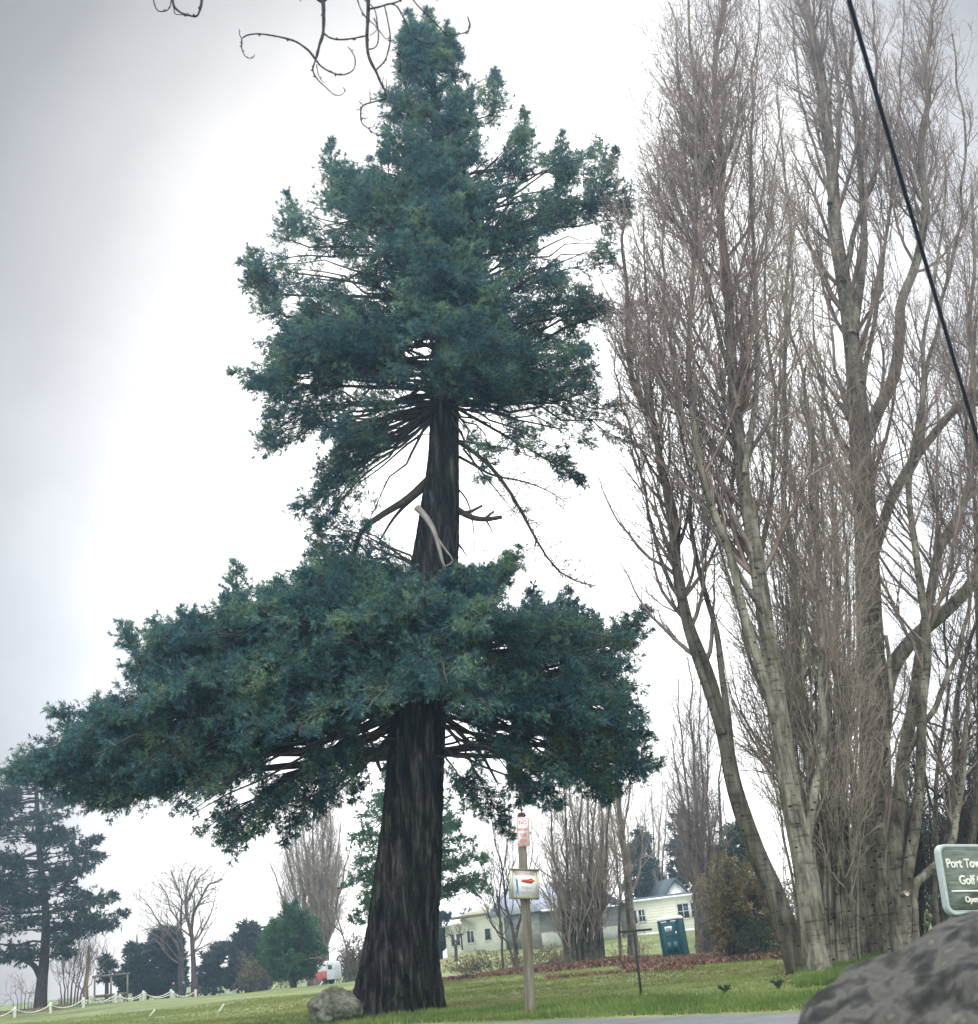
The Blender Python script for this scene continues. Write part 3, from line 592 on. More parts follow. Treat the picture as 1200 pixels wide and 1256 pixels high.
#@@PART3
# ------------------------------------------------------------------ bare broad-leaved trees
def stem_px(pts, Y, r0, r1, k=16, dY=0.0, jit=0.0):
    pts = np.array(pts, float); q = at(pts[:, 0], pts[:, 1], Y+np.linspace(0, dY, len(pts)))
    q = resample(q, k); q[1:] += rng.normal(size=(k-1, 3))*jit
    q[1:] += rng.normal(size=(k-1, 3))*np.linspace(.015, .085, k-1)[:, None]*(Y/35)**.3; g0 = float(gz(q[0, 0], q[0, 1]))
    if q[0, 2]-g0 < 1.3: q[0, 2] = g0-.35
    return q, .86*r0*(1-np.linspace(0, 1, k)**.62)+r1*np.linspace(0, 1, k)**.62
def bare_tree(name, label, Y, basepx, stems, levels, mat, twig_mat, group=None, cat='tree', sides=12, ridge=.075, k=16, flare=.15, knot=0):
    """stems: list of (px polyline, radius at foot, radius at top, dY). levels: list of grow() settings"""
    base = place(basepx, Y); root = thing(name, label, cat, base, group=group); off = -base
    S, Rr = [], []
    for st in stems:
        q, r = stem_px(st[0], Y+(st[4] if len(st) > 4 else 0), st[1], st[2], k, st[3]); 
        S.append(q); Rr.append(r)
    S = np.array(S); Rr = np.array(Rr)
    V, F = [], []; n = 0
    for i in range(len(S)):
        if Rr[i, 0] > .09 and sides > 8:
            q, r = S[i].copy(), Rr[i]
            v, f = trunk_mesh(q, r, 22, 150, ridge, flare if abs(q[0, 2]-base[2]) < 1 else None, seed=i+len(label))
        else: v, f = tubes(S[i:i+1], Rr[i:i+1], max(5, sides//2))
        V.append(v); F.append(f+n); n += len(v)
    mesh_obj('trunk', np.vstack(V)+off, np.vstack(F), M[mat], root, smooth=True)
    pP, pR = S, Rr; V, F = [], []; n = 0
    Ls = np.linalg.norm(np.diff(pP, axis=1), axis=2).sum(1)
    for li, lv in enumerate(levels):
        lv = dict(lv); dens = lv.pop('dens'); sd = lv.pop('sides', 3); cut = lv.pop('cut', None)
        cnt = np.maximum(lv.pop('min', 1), np.round(dens*Ls*rng.uniform(.7, 1.3, len(Ls)))).astype(int)
        P, R, _, _ = grow(pP, pR, cnt, **lv)
        gzv = gz(P[:, -1, 0], P[:, -1, 1]); ok = P[:, -1, 2] > gzv+.1; P, R = P[ok], R[ok]
        v, f = tubes(P, R, sd); V.append(v); F.append(f+n); n += len(v)
        pP, pR = P, R; Ls = np.linalg.norm(np.diff(pP, axis=1), axis=2).sum(1)
        if lv['k'] < 4:
            pass
    mesh_obj('crown', np.vstack(V)+off, np.vstack(F), M[twig_mat], root)
    return root
def lombardy(d1=2.2, d2=2.6, d3=3.0, l1=.30, mx=6.0, rmin=.0085, a1=(22, 42), tr=(.20, .34), t0=.12, w=.14, sc=1.0):
    d1, d2, d3 = d1*1.15, d2*1.15, d3*1.3
    return [dict(dens=d1*.62, t0=t0, t1=.98, ang=(a1[0]+6, a1[1]+10), length=lambda t, Lp: np.minimum(mx*1.55, .9*sc+l1*1.6*(1.05-t)*Lp), k=9, trop=tr, wig=w, rf=.42, rmax=.09, rmin=rmin*1.3, sides=4),
            dict(dens=d2, t0=.12, t1=1.0, ang=(24, 52), length=lambda t, Lp: np.minimum(2.6*sc, .4*sc+.46*(1.05-t)*Lp), k=5, trop=(.08, .30), wig=w*1.4, rf=.5, rmax=.03, rmin=rmin, sides=3),
            dict(dens=d3, t0=.15, t1=1.0, ang=(25, 60), length=lambda t, Lp: np.clip(.55*(1.1-t)*Lp, .18*sc, .8*sc), k=3, trop=(.0, .3), wig=w*2, rf=.6, rmax=.012, rmin=rmin*.8, sides=3)]
def fan(basex, y0, tips, r, spread=14, dY=0.0):
    out = []
    for i, (tx, ty) in enumerate(tips):
        bx = basex+spread*(i/(len(tips)-1)-.5)*2 if len(tips) > 1 else basex
        out.append(([(bx, y0), (bx+(tx-bx)*.22, y0-(y0-ty)*.30), (bx+(tx-bx)*.62, y0-(y0-ty)*.62), (tx, ty)], r*rng.uniform(.7, 1.15), r*.12, rng.uniform(-1.5, 1.5)+dY))
    return out
# --- the big grove on the right
bare_tree('poplar_tree', 'bare poplar whose dark trunk leans far left, at the left edge of the grove', 32.5, 985,
    [([(982,1190),(955,1110),(930,1045),(905,985),(884,890),(862,800),(843,757),(830,669),(817,590),(797,516),(773,472),(768,380),(762,290),(765,250)], .36, .03, .6),
     ([(886,900),(850,800),(828,700),(818,620),(808,540),(800,450),(795,350),(790,262)], .15, .02, -.8),
     ([(905,985),(892,880),(880,790),(858,700),(845,600),(832,480),(820,380),(810,300)], .14, .02, .8),
     ([(838,740),(812,690),(790,600),(775,540),(762,490),(755,410)], .08, .015, -.6)],
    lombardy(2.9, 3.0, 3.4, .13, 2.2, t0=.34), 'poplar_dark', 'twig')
bare_tree('poplar_tree', 'tallest left poplar with pale pitted foot and a straight pale stem beside the leaning trunk', 31, 1003,
    [([(1003,1196),(996,1120),(988,1070),(977,1023),(968,950),(955,860),(940,760),(924,647),(913,581),(903,480),(897,400),(893,358),(889,278),(884,199),(879,100),(882,40),(886,-60)], .40, .05, 1.0),
     ([(975,1010),(963,930),(945,860),(915,760),(890,670),(868,600),(852,520),(845,430),(850,330),(858,230),(855,130),(850,20),(850,-60)], .17, .03, -1.2),
     ([(905,500),(888,430),(865,340),(848,260),(838,180),(832,90),(828,0)], .10, .02, .9),
     ([(913,581),(925,500),(930,420),(925,330),(920,220),(925,110),(930,0),(932,-60)], .11, .02, 1.5),
     ([(903,470),(880,380),(850,300),(825,230),(812,160),(805,120)], .07, .015, -.9),
     ([(938,752),(900,690),(862,590),(835,500),(820,400),(812,290),(808,200)], .10, .015, -1.2),
     ([(984,1060),(1003,960),(1012,890),(1010,820),(1004,740),(1000,660),(990,560),(985,450)], .15, .03, 1)],
    lombardy(2.9, 3.0, 3.4, .20, 3.6, t0=.28), 'poplar', 'twig')
bare_tree('poplar_tree', 'slim many stemmed poplar in the tangled middle of the grove', 36, 1028,
    [([(1028,1172),(1018,1080),(1000,980),(985,880),(975,760),(965,640),(962,520),(965,400),(968,290),(962,200),(950,120)], .22, .03, 1),
     ([(1035,1172),(1030,1060),(1022,940),(1012,820),(1005,700),(1000,580),(985,470),(975,380),(968,300)], .20, .03, -1),
     ([(1040,1172),(1040,1060),(1034,940),(1030,820),(1025,700),(1020,580),(1008,480),(1000,400),(1002,320)], .17, .02, .5),
     ([(1022,1172),(1000,1080),(972,980),(950,890),(938,800),(935,700),(945,600),(950,480),(940,380),(945,250),(958,130)], .16, .02, 1.5),
     ([(1030,1172),(1012,1080),(995,1000),(960,900),(930,830),(910,760),(890,690),(880,600),(888,500)], .13, .02, -1),
     ([(1040,1172),(1048,1080),(1046,980),(1040,880),(1040,780),(1038,660),(1030,560)], .14, .02, -1)],
    lombardy(3.0, 3.0, 3.0, .16, 2.6, t0=.14), 'poplar', 'twig_pale')
bare_tree('poplar_tree', 'thicket of thin pale upright shoots filling the middle of the grove', 34.5, 1020,
    fan(1018, 1180, [(925,800),(940,720),(952,640),(960,700),(972,560),(985,620),(995,520),(1005,600),(1012,480),(1022,560),(1030,500),(1038,620),(1044,560),(1050,700),(975,760),(1000,700),(948,860),(1035,760),(990,840),(1052,820)], .085, 34), lombardy(1.9, 2.2, 2.0, .15, 1.9, t0=.14), 'poplar', 'twig_pale', sides=8, k=12)
bare_tree('poplar_tree', 'thickest poplar of the grove with a forked bole and heavy limbs rising right', 39, 1070,
    [([(1072,1164),(1074,1060),(1072,960),(1071,860),(1067,760),(1064,680),(1061,600),(1058,545),(1052,490),(1047,440),(1045,398),(1034,346),(1026,290),(1018,239),(1014,159),(1007,99),(998,50),(985,-40)], .74, .12, .5),
     ([(1058,545),(1072,515),(1088,480),(1103,440),(1106,370),(1122,325),(1134,290),(1138,239),(1132,170),(1135,90),(1150,0),(1155,-60)], .30, .05, -1),
     ([(1046,410),(1055,350),(1060,300),(1056,220),(1050,140),(1045,60),(1040,-50)], .22, .04, .8),
     ([(1034,346),(1050,280),(1070,220),(1078,150),(1074,70),(1068,-50)], .15, .03, -.8),
     ([(1082,860),(1098,812),(1120,785),(1150,755),(1180,735),(1200,700),(1235,650),(1250,560),(1255,430),(1250,300)], .34, .06, -1.5),
     ([(1068,690),(1085,640),(1102,595),(1128,555),(1160,516),(1182,495),(1205,470),(1225,400),(1230,280),(1225,150)], .24, .05, 1),
     ([(1128,555),(1135,470),(1150,400),(1165,330),(1180,240),(1180,140),(1170,40)], .12, .03, .6),
     ([(1058,470),(1072,400),(1082,330),(1090,260),(1098,180),(1105,100),(1110,0)], .12, .02, .5),
     ([(1018,239),(1000,180),(985,130),(975,70),(972,10),(965,-50)], .09, .02, .5),
     ([(1018,250),(1030,180),(1030,100),(1022,20),(1020,-60)], .13, .03, 1)],
    lombardy(2.5, 2.7, 3.4, .19, 3.8, t0=.32, w=.12), 'poplar', 'twig', ridge=.08)
bare_tree('poplar_tree', 'crooked poplar with knotty twin stems just right of the thickest trunk', 37, 1096,
    [([(1096,1162),(1098,1080),(1102,1010),(1108,930),(1122,850),(1134,765),(1147,695),(1168,640),(1187,600),(1195,520),(1190,420),(1195,330),(1190,230)], .33, .04, 1),
     ([(1104,1162),(1112,1090),(1118,1040),(1128,960),(1130,880),(1135,800),(1128,720),(1118,640),(1120,560),(1132,480),(1140,400),(1150,300),(1160,200)], .24, .03, -1),
     ([(1108,930),(1140,880),(1168,820),(1185,760),(1190,690),(1205,600)], .13, .03, -1),
     ([(1084,1160),(1082,1080),(1080,1000),(1086,930),(1092,860),(1090,780)], .22, .06, -1),
     ([(1110,1120),(1130,1080),(1160,1045),(1176,1000),(1182,920),(1190,840),(1210,760)], .17, .03, .5)],
    lombardy(2.3, 2.7, 3.0, .22, 3.8, t0=.3, w=.15, a1=(26, 50)), 'poplar', 'twig', ridge=.09)
bare_tree('poplar_tree', 'low twisted poplar behind the green sign, leaning right with bent dark limbs', 42, 1168,
    [([(1160,1150),(1163,1060),(1170,960),(1175,860),(1185,800),(1200,760),(1220,700)], .26, .04, 1), ([(1172,950),(1185,900),(1200,880),(1230,850)], .12, .03, 0),
     ([(1175,1150),(1190,1060),(1200,960),(1205,860),(1198,760),(1200,640),(1190,540),(1200,420),(1215,300)], .2, .03, 1), ([(1150,1150),(1148,1050),(1150,950),(1162,850),(1160,760),(1170,660),(1160,560)], .12, .02, 1)],
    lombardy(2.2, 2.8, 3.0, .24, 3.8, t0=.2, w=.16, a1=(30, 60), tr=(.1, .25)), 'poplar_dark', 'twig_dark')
# --- poplars in the middle distance
bare_tree('poplar_tree', 'dense many stemmed grey poplar clump behind the black T shaped post', 68, 718,
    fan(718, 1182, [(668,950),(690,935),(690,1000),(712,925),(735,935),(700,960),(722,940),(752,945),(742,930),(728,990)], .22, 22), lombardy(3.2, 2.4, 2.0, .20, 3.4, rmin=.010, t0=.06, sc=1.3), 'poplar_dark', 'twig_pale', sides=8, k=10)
bare_tree('poplar_tree', 'straight tall poplar trunk standing right of the grey poplar clump', 70, 778,
    [([(778,1184),(772,1100),(765,1020),(757,950),(752,900),(748,860)], .38, .05, 0), ([(774,1130),(766,1050),(772,980),(780,920),(775,880)], .14, .03, 1), ([(762,1184),(760,1100),(752,1020),(745,950)], .12, .03, 1)],
    lombardy(2.2, 2.2, 2.0, .22, 3.5, rmin=.010, t0=.25, sc=1.3), 'poplar', 'twig_pale', sides=12, k=10)
bare_tree('poplar_tree', 'bare poplar with slim top rising behind the green toilet', 78, 868,
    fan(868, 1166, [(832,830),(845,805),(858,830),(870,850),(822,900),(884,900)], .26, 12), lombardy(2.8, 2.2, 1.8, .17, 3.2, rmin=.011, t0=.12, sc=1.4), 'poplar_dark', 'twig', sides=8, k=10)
bare_tree('poplar_tree', 'thin bare poplar far behind the cream house, pale against the sky', 125, 805,
    fan(805, 1120, [(790,960),(800,930),(812,940),(820,970)], .2, 6), lombardy(2.0, 1.8, 1.4, .18, 3.5, rmin=.013, t0=.1, sc=1.6), 'poplar', 'twig_pale', sides=8, k=8)
bare_tree('poplar_tree', 'broad bare poplar behind the round green pine, left of the huge trunk', 108, 385,
    fan(388, 1190, [(332,1060),(345,1010),(352,1040),(360,985),(372,972),(385,965),(398,985),(410,975),(420,1010),(430,1030),(368,1000),(395,1000)], .30, 14), lombardy(2.4, 2.0, 1.6, .20, 4.5, rmin=.014, t0=.10, sc=1.7), 'poplar', 'twig_pale', sides=8, k=10)
bare_tree('bare_tree', 'bare tree with upswept twigs behind the wooden sign pole', 74, 630,
    [([(617,1186),(615,1140),(605,1100),(596,1070),(585,1050)], .12, .02, 0), ([(634,1188),(632,1150),(622,1110),(612,1060),(602,1010),(600,985)], .17, .02, 0), ([(616,1150),(612,1110),(618,1070),(622,1030),(625,1000)], .10, .02, .5), ([(633,1150),(640,1120),(645,1085),(652,1050),(655,1020)], .11, .02, 0), ([(633,1165),(618,1150),(600,1125),(588,1100),(578,1085)], .08, .02, 1), ([(632,1140),(640,1130),(650,1120)], .06, .02, 0)],
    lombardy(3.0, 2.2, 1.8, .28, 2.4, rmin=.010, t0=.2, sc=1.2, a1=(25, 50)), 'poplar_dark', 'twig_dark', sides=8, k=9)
def spreading(d1, d2, d3, l1=.45, mx=5, rmin=.02, w=.14, sc=1.0):
    return [dict(dens=d1, t0=.25, t1=.98, ang=(28, 60), length=lambda t, Lp: np.minimum(mx, .8+l1*(1.1-t)*Lp), k=7, trop=(-.02, .12), wig=w, rf=.55, rmax=.12, rmin=rmin*1.3, sides=4),
            dict(dens=d2, t0=.2, t1=1, ang=(28, 62), length=lambda t, Lp: .5*sc+.45*(1.1-t)*Lp, k=5, trop=(-.02, .15), wig=w, rf=.55, rmax=.05, rmin=rmin, sides=3),
            dict(dens=d3, t0=.2, t1=1, ang=(28, 62), length=lambda t, Lp: np.clip(.5*(1.1-t)*Lp, .3, 1.4), k=3, trop=(-.02, .15), wig=w*1.3, rf=.6, rmax=.02, rmin=rmin*.8, sides=3)]
bare_tree('bare_tree', 'leafless tree with wide rounded crown of fine twigs above the rope fence', 112, 236,
    [([(239,1222),(237,1180),(236,1142),(238,1120),(245,1100),(256,1085),(272,1078)], .42, .06, 0), ([(236,1150),(230,1125),(228,1105),(232,1080),(240,1062)], .24, .05, 0), ([(225,1222),(223,1170),(222,1120),(218,1090),(212,1068)], .27, .05, 1), ([(221,1222),(219,1170),(217,1130),(205,1105),(196,1085)], .20, .04, 2), ([(222,1172),(212,1150),(195,1130),(178,1108),(168,1100)], .16, .03, 0), ([(238,1168),(250,1160),(262,1158)], .10, .03, 0), ([(228,1110),(238,1090),(252,1070),(262,1062)], .16, .03, 1)],
    spreading(1.5, 1.9, 1.6), 'twig_dark', 'twig', sides=8, k=9)
bare_tree('bare_tree', 'small thicket of thin leafless stems right of the far left conifer', 101, 92,
    fan(92, 1228, [(72,1190),(78,1175),(88,1165),(96,1155),(104,1162),(112,1158),(118,1168),(124,1180),(86,1185),(108,1180)], .10, 16), lombardy(1.8, 1.8, 1.4, .30, 2.4, rmin=.014, t0=.2, sc=1.5, w=.12), 'twig', 'twig', sides=6, k=8)
bare_tree('bare_tree', 'low wispy leafless shrub left of the far left conifer trunk', 97, 26,
    fan(26, 1233, [(8,1218),(18,1205),(26,1200),(34,1208),(40,1215)], .05, 8), spreading(1.6, 1.6, 1.2, rmin=.012, mx=1.5), 'twig_dark', 'twig', sides=6, k=6)
bare_tree('bare_tree', 'little pruned round headed tree on the lawn before the cream house', 92, 559,
    [([(559,1176),(559,1158),(555,1150),(552,1146)], .12, .05, 0), ([(559,1160),(563,1152),(567,1146)], .09, .04, 0)], spreading(3, 2.5, 1.5, mx=.9, rmin=.015), 'twig_dark', 'twig_dark', sides=6, k=6)
bare_tree('bare_tree', 'tangled bare tree with hooked drooping branches left of the huge trunk', 88, 414,
    [([(425,1203),(428,1170),(418,1140),(412,1110),(420,1085),(428,1060)], .12, .02, 0), ([(426,1180),(414,1165),(400,1172),(392,1180)], .07, .02, 0), ([(420,1145),(405,1130),(396,1110),(392,1090)], .07, .02, 0)], spreading(2.2, 2, 1.5, rmin=.012, mx=2.5), 'twig_dark', 'twig', sides=6, k=8)
# weathered snag
base = place(104, 100)
b = MB(); q = resample(at(np.array([104., 106, 108, 109, 110]), np.array([1226., 1205, 1185, 1172, 1160]), 100), 10)-base
q[:, :] += rng.normal(size=q.shape)*.03; b.tube(q, np.linspace(.20, .10, 10), 9)
o = b.build('tree_snag', noise_mat('bare_snag_wood', [(.3, (.22, .13, .09)), (.7, (.42, .28, .21))], 3, stretch=(1, 1, .2)), None, True); o.location = base
tag(o, 'bare reddish brown broken tree trunk standing among the thin stems', 'dead tree')
# ------------------------------------------------------------------ middle and far conifers
Z0 = [(0, 2000, 'rise', .15)]
outline_conifer('spruce', 'small dark spruce with a clear pointed top left of the round headed evergreen', 114,
    [(167,1222),(167,1190),(168,1165),(168,1146)], [7,5,3,1], [(168,1145),(172,1156),(176,1162),(172,1168),(182,1180),(188,1190),(192,1220),(146,1220),(150,1205),(144,1200),(152,1188),(148,1175),(158,1178),(160,1168),(158,1160),(164,1156)], [], 60, Z0, lambda py: 3, 'fir_far', 31, (.36, .12), 1.5, bdens=2.2, tdens=3)
outline_conifer('conifer', 'broad dark round headed evergreen behind the rope fence below the bare crown', 118,
    [(201,1222),(201,1180),(203,1145)], [9,6,2], [(203,1136),(212,1142),(218,1155),(226,1180),(230,1205),(230,1222),(176,1222),(176,1195),(180,1170),(184,1160),(190,1150),(196,1142)], [], 90, Z0, lambda py: 4, 'fir_far', 32, (.40, .13), 1.5, bdens=2.4, tdens=3)
outline_conifer('spruce', 'tiny dark open spruce top between the wooden frame and the thin stems', 112,
    [(131,1222),(131,1190),(131,1165)], [5,4,1], [(131,1163),(136,1175),(143,1182),(140,1190),(146,1200),(140,1215),(118,1215),(122,1195),(118,1188),(126,1178)], [], 26, Z0, lambda py: 2, 'fir_far', 33, (.32, .11), 1.3, bdens=2, tdens=2.6)
for i, (nm, lb, Yd, bx, by, ty, poly, nb_) in enumerate([
    ('conifer', 'rounded blue green evergreen at the left end of the dark belt', 122, 262, 1218, 1160, [(262,1158),(270,1160),(280,1155),(284,1170),(282,1218),(244,1218),(246,1195),(250,1178),(256,1168)], 50),
    ('spruce', 'pointed dark spruce rising highest above the dark belt left of the round pine', 124, 303, 1215, 1128, [(303,1126),(308,1135),(313,1133),(316,1142),(320,1140),(322,1160),(326,1215),(284,1215),(282,1165),(290,1150),(284,1144),(294,1146),(298,1136)], 80),
    ('conifer', 'dusky bushy evergreen directly behind the round pine', 126, 326, 1212, 1155, [(326,1153),(338,1160),(345,1175),(345,1212),(310,1212),(312,1175),(318,1160)], 40)]):
    outline_conifer(nm, lb, Yd, [(bx, by), (bx, (by+ty)/2), (bx, ty)], [6, 4, 1], poly, [], nb_, Z0, lambda py: 3.5, 'fir_far', 40+i, (.40, .13), 1.5, bdens=2.4, tdens=3)
outline_conifer('pine_tree', 'dense round bright green pine on the lawn edge left of the boulder', 92,
    [(360,1206),(360,1185),(359,1160),(357,1125)], [8,7,5,2], [(357,1110),(362,1118),(372,1116),(374,1126),(384,1128),(385,1140),(393,1148),(390,1156),(398,1168),(396,1190),(388,1200),(360,1203),(340,1205),(330,1195),(322,1180),(318,1165),(324,1160),(318,1150),(328,1148),(326,1138),(336,1138),(338,1126),(346,1128),(350,1116)], [], 120, [(0, 2000, 'rise', .5)], lambda py: 3.6, 'fir_green', 51, (.26, .085), 1.2, bdens=4, tdens=4.5)
outline_conifer('conifer', 'green layered conifer showing on both sides behind the huge trunk', 62,
    [(500,1200),(500,1120),(500,1020),(500,950),(500,920)], [14,12,8,5,2],
    [(500,915),(530,940),(545,985),(560,1000),(556,1015),(575,1020),(600,1045),(598,1055),(575,1058),(590,1072),(610,1062),(604,1076),(590,1085),(602,1095),(585,1100),(565,1095),(560,1108),(545,1100),(530,1115),(470,1140),(440,1140),(432,1130),(438,1120),(448,1112),(445,1100),(430,1095),(420,1085),(432,1075),(428,1062),(445,1055),(430,1050),(440,1035),(428,1028),(446,1015),(440,1000),(460,975),(480,940)],
    [], 130, [(0, 2000, 'rise', .12)], lambda py: 4.2, 'fir_green', 52, (.20, .065), 1.2, bdens=3, tdens=3.6, airy=[[(420,960),(610,960),(610,1140),(420,1140)]])
for i, (lb, Yd, bx, by, ty, poly, nb_, mt) in enumerate([
    ('dark pointed spruce behind the cream house left of the grey tree', 122, 838, 1128, 985, [(832,985),(840,1000),(846,1020),(856,1040),(856,1125),(818,1125),(822,1100),(816,1092),(826,1075),(818,1068),(828,1050),(820,1040),(830,1020),(824,1010)], 80, 'fir_far'),
    ('slim dark spruce behind the tall straight poplar', 116, 786, 1120, 1010, [(782,1008),(790,1025),(798,1030),(792,1045),(800,1060),(796,1120),(768,1120),(770,1050),(776,1030)], 60, 'fir_far'),
    ('wide dark rounded evergreen over the dark roof of the cream house', 128, 798, 1128, 1058, [(796,1056),(806,1062),(812,1080),(816,1110),(816,1128),(780,1128),(780,1080),(788,1062)], 60, 'fir_far'),
    ('dark green evergreen between the huge trunk and the cream house', 112, 541, 1170, 1120, [(541,1118),(548,1125),(550,1150),(549,1168),(530,1168),(530,1135),(536,1122)], 30, 'fir_far'),
    ('little pointed evergreen above the low cream roof', 128, 577, 1150, 1112, [(576,1110),(582,1122),(583,1140),(570,1142),(571,1122)], 20, 'fir_far'),
    ('dark evergreen with open top behind the olive shrub', 84, 902, 1160, 1015, [(900,1012),(912,1018),(922,1035),(925,1060),(940,1100),(940,1155),(868,1155),(872,1090),(866,1060),(874,1045),(885,1035),(890,1020)], 80, 'ivy')]):
    outline_conifer('conifer', lb, Yd, [(bx, by), (bx-2, (by+ty)/2), (poly[0][0], ty)], [7, 5, 1], poly, [], nb_, Z0, lambda py: 3.0, mt, 60+i, (.36, .12), 1.4, bdens=2.4, tdens=3)
# ------------------------------------------------------------------ leafy shrubs and thickets
def shrub(name, label, Y, polys, nstem, leaf, twigm, seed, lsize=.07, per=3, lf=(.5, 1.0), rmin=.007, depth=2.5, d=(4, 4, 4), cat='shrub', group=None, leaves=True):
    """stems rise from the ground to points spread through the outline"""
    r_ = np.random.default_rng(seed); poly = np.array(polys, float); x0, y0 = poly.min(0); x1, y1 = poly.max(0)
    bx = (x0+x1)/2; base = place(bx, Y); root = thing(name, label, cat, base, group=group); off = -base; S = []
    while len(S) < nstem:
        q = np.array([r_.uniform(x0, x1), r_.uniform(y0, y1)])
        if not inpoly(q[:1], q[1:], poly)[0]: continue
        dd = r_.uniform(-1, 1)*depth; T = at(q[0], q[1], Y+dd); fx = bx+(q[0]-bx)*.62
        A = place(fx, Y+dd*.5); A[2] -= .05
        s = np.linspace(0, 1, 7)[:, None]; c = A+(T-A)*s; c[:, :2] = A[:2]+(T-A)[:2]*s**1.4; c[1:] += r_.normal(size=(6, 3))*.04*np.linalg.norm(T-A)
        S.append(c)
    S = np.array(S); Ln = np.linalg.norm(S[:, -1]-S[:, 0], axis=1); R = np.clip(Ln*.012, .01, .06)[:, None]*(1-.8*np.linspace(0, 1, 7))
    V, F = tubes(S, R, 4); V, F = [V], [F]; n = len(V[0]); P, Rr = S, R
    for j, dn in enumerate(d):
        Lp = np.linalg.norm(np.diff(P, axis=1), axis=2).sum(1)
        P, Rr, _, _ = grow(P, Rr, np.maximum(1, (dn*Lp)).astype(int), .2, 1, (25, 65), (lambda t, L: np.clip(.5*(1.1-t)*L, .25, 2.2)) if j == 0 else (lambda t, L: np.clip(.5*(1.1-t)*L, .15, .9)), k=5 if j == 0 else 3, trop=(-.03, .2), wig=.15, rf=.55, rmax=.03, rmin=rmin)
        mx_, my_ = proj(P[:, -1]); pe = poly-poly.mean(0); big = poly.mean(0)+pe*1.06
        ok = inpoly(mx_, my_, big) & (P[:, -1, 2] > gz(P[:, -1, 0], P[:, -1, 1])+.03); P, Rr = P[ok], Rr[ok]
        v, f = tubes(P, Rr, 3); V.append(v); F.append(f+n); n += len(v)
    mesh_obj('stems', np.vstack(V)+off, np.vstack(F), M[twigm], root)
    if leaves:
        nv, nf = needles(P, per, lsize, lsize*.62, 55); mesh_obj('leaves', nv+off, nf, M[leaf], root)
    return root
shrub('shrub', 'tall olive brown leafy shrub under the leaning poplar trunk', 56, [(872,1050),(890,1035),(915,1030),(935,1045),(955,1080),(975,1120),(975,1165),(865,1165),(868,1100)], 60, 'olive', 'twig_dark', 71, .12, 7, depth=2.5, d=(6, 6))
shrub('shrub', 'low dark ivy covered bush at the foot of the leaning poplar', 50, [(890,1135),(920,1118),(950,1120),(975,1140),(975,1168),(885,1166)], 30, 'ivy', 'twig_dark', 72, .11, 9, depth=1.5, d=(5, 4))
shrub('shrub', 'dark brown leafless thicket behind the right poplars, left part', 50, [(1080,940),(1110,900),(1135,890),(1145,960),(1150,1160),(1080,1160)], 60, 'ivy', 'twig_dark', 73, .09, 2, depth=2.5, d=(4.5, 4, 3), leaves=True)
shrub('shrub', 'dark brown leafless thicket reaching the frame edge above the green sign', 46, [(1130,960),(1160,880),(1200,850),(1260,840),(1260,1160),(1135,1160)], 80, 'ivy', 'twig_dark', 74, .09, 2, depth=2.5, d=(4.5, 4, 3), leaves=True)
shrub('shrub', 'dense dark undergrowth between the pale pitted poplar and thickest trunk', 47, [(985,1090),(1010,1060),(1040,1050),(1075,1070),(1085,1160),(985,1168)], 50, 'ivy', 'twig', 75, .09, 3, depth=1.5, d=(6, 5))
shrub('shrub', 'dusky grey brown bush between the round pine and the huge trunk', 112, [(418,1160),(432,1142),(446,1140),(452,1170),(452,1200),(400,1204),(408,1180)], 40, 'olive', 'twig_dark', 76, .2, 3, rmin=.014, depth=2, d=(5, 4))
shrub('shrub', 'brown grey scrub in front of the dark evergreen belt under the pointed spruce', 115, [(290,1165),(310,1158),(330,1165),(345,1185),(385,1190),(385,1207),(300,1216),(285,1216)], 60, 'olive', 'twig_dark', 77, .2, 2, rmin=.014, depth=2, d=(5, 4))
shrub('shrub', 'brown scrub filling the gap between the olive shrub and the pale pitted poplar', 62, [(930,1060),(960,1040),(1000,1030),(1060,1040),(1090,1080),(1090,1160),(930,1165)], 50, 'olive', 'twig_dark', 81, .13, 4, depth=1.5, d=(5, 4))
shrub('shrub', 'brown undergrowth behind the rightmost poplars and the green sign', 58, [(1075,1040),(1110,1020),(1260,1000),(1260,1165),(1075,1165)], 70, 'olive', 'twig_dark', 82, .13, 5, depth=1.5, d=(5, 4))
shrub('shrub', 'low brown bramble hedge crossing behind the wooden sign pole', 78, [(540,1178),(580,1166),(640,1160),(705,1158),(712,1172),(700,1182),(600,1188),(545,1196)], 120, 'olive', 'twig_dark', 78, .13, 4, rmin=.008, depth=1.6, d=(5, 4), group=None)
shrub('shrub', 'thin brown scrub between the toilet and the grey poplar clump', 72, [(742,1160),(765,1148),(790,1145),(806,1150),(812,1180),(745,1185)], 50, 'olive', 'twig', 79, .1, 1, rmin=.009, depth=1.2, d=(5, 4))
shrub('shrub', 'grey brown leaning scrubby growth round the poplar behind the toilet', 74, [(846,1060),(862,1050),(880,1070),(888,1120),(895,1168),(850,1168),(862,1120)], 50, 'olive', 'twig', 80, .13, 2, rmin=.010, depth=1.5, d=(6, 5))
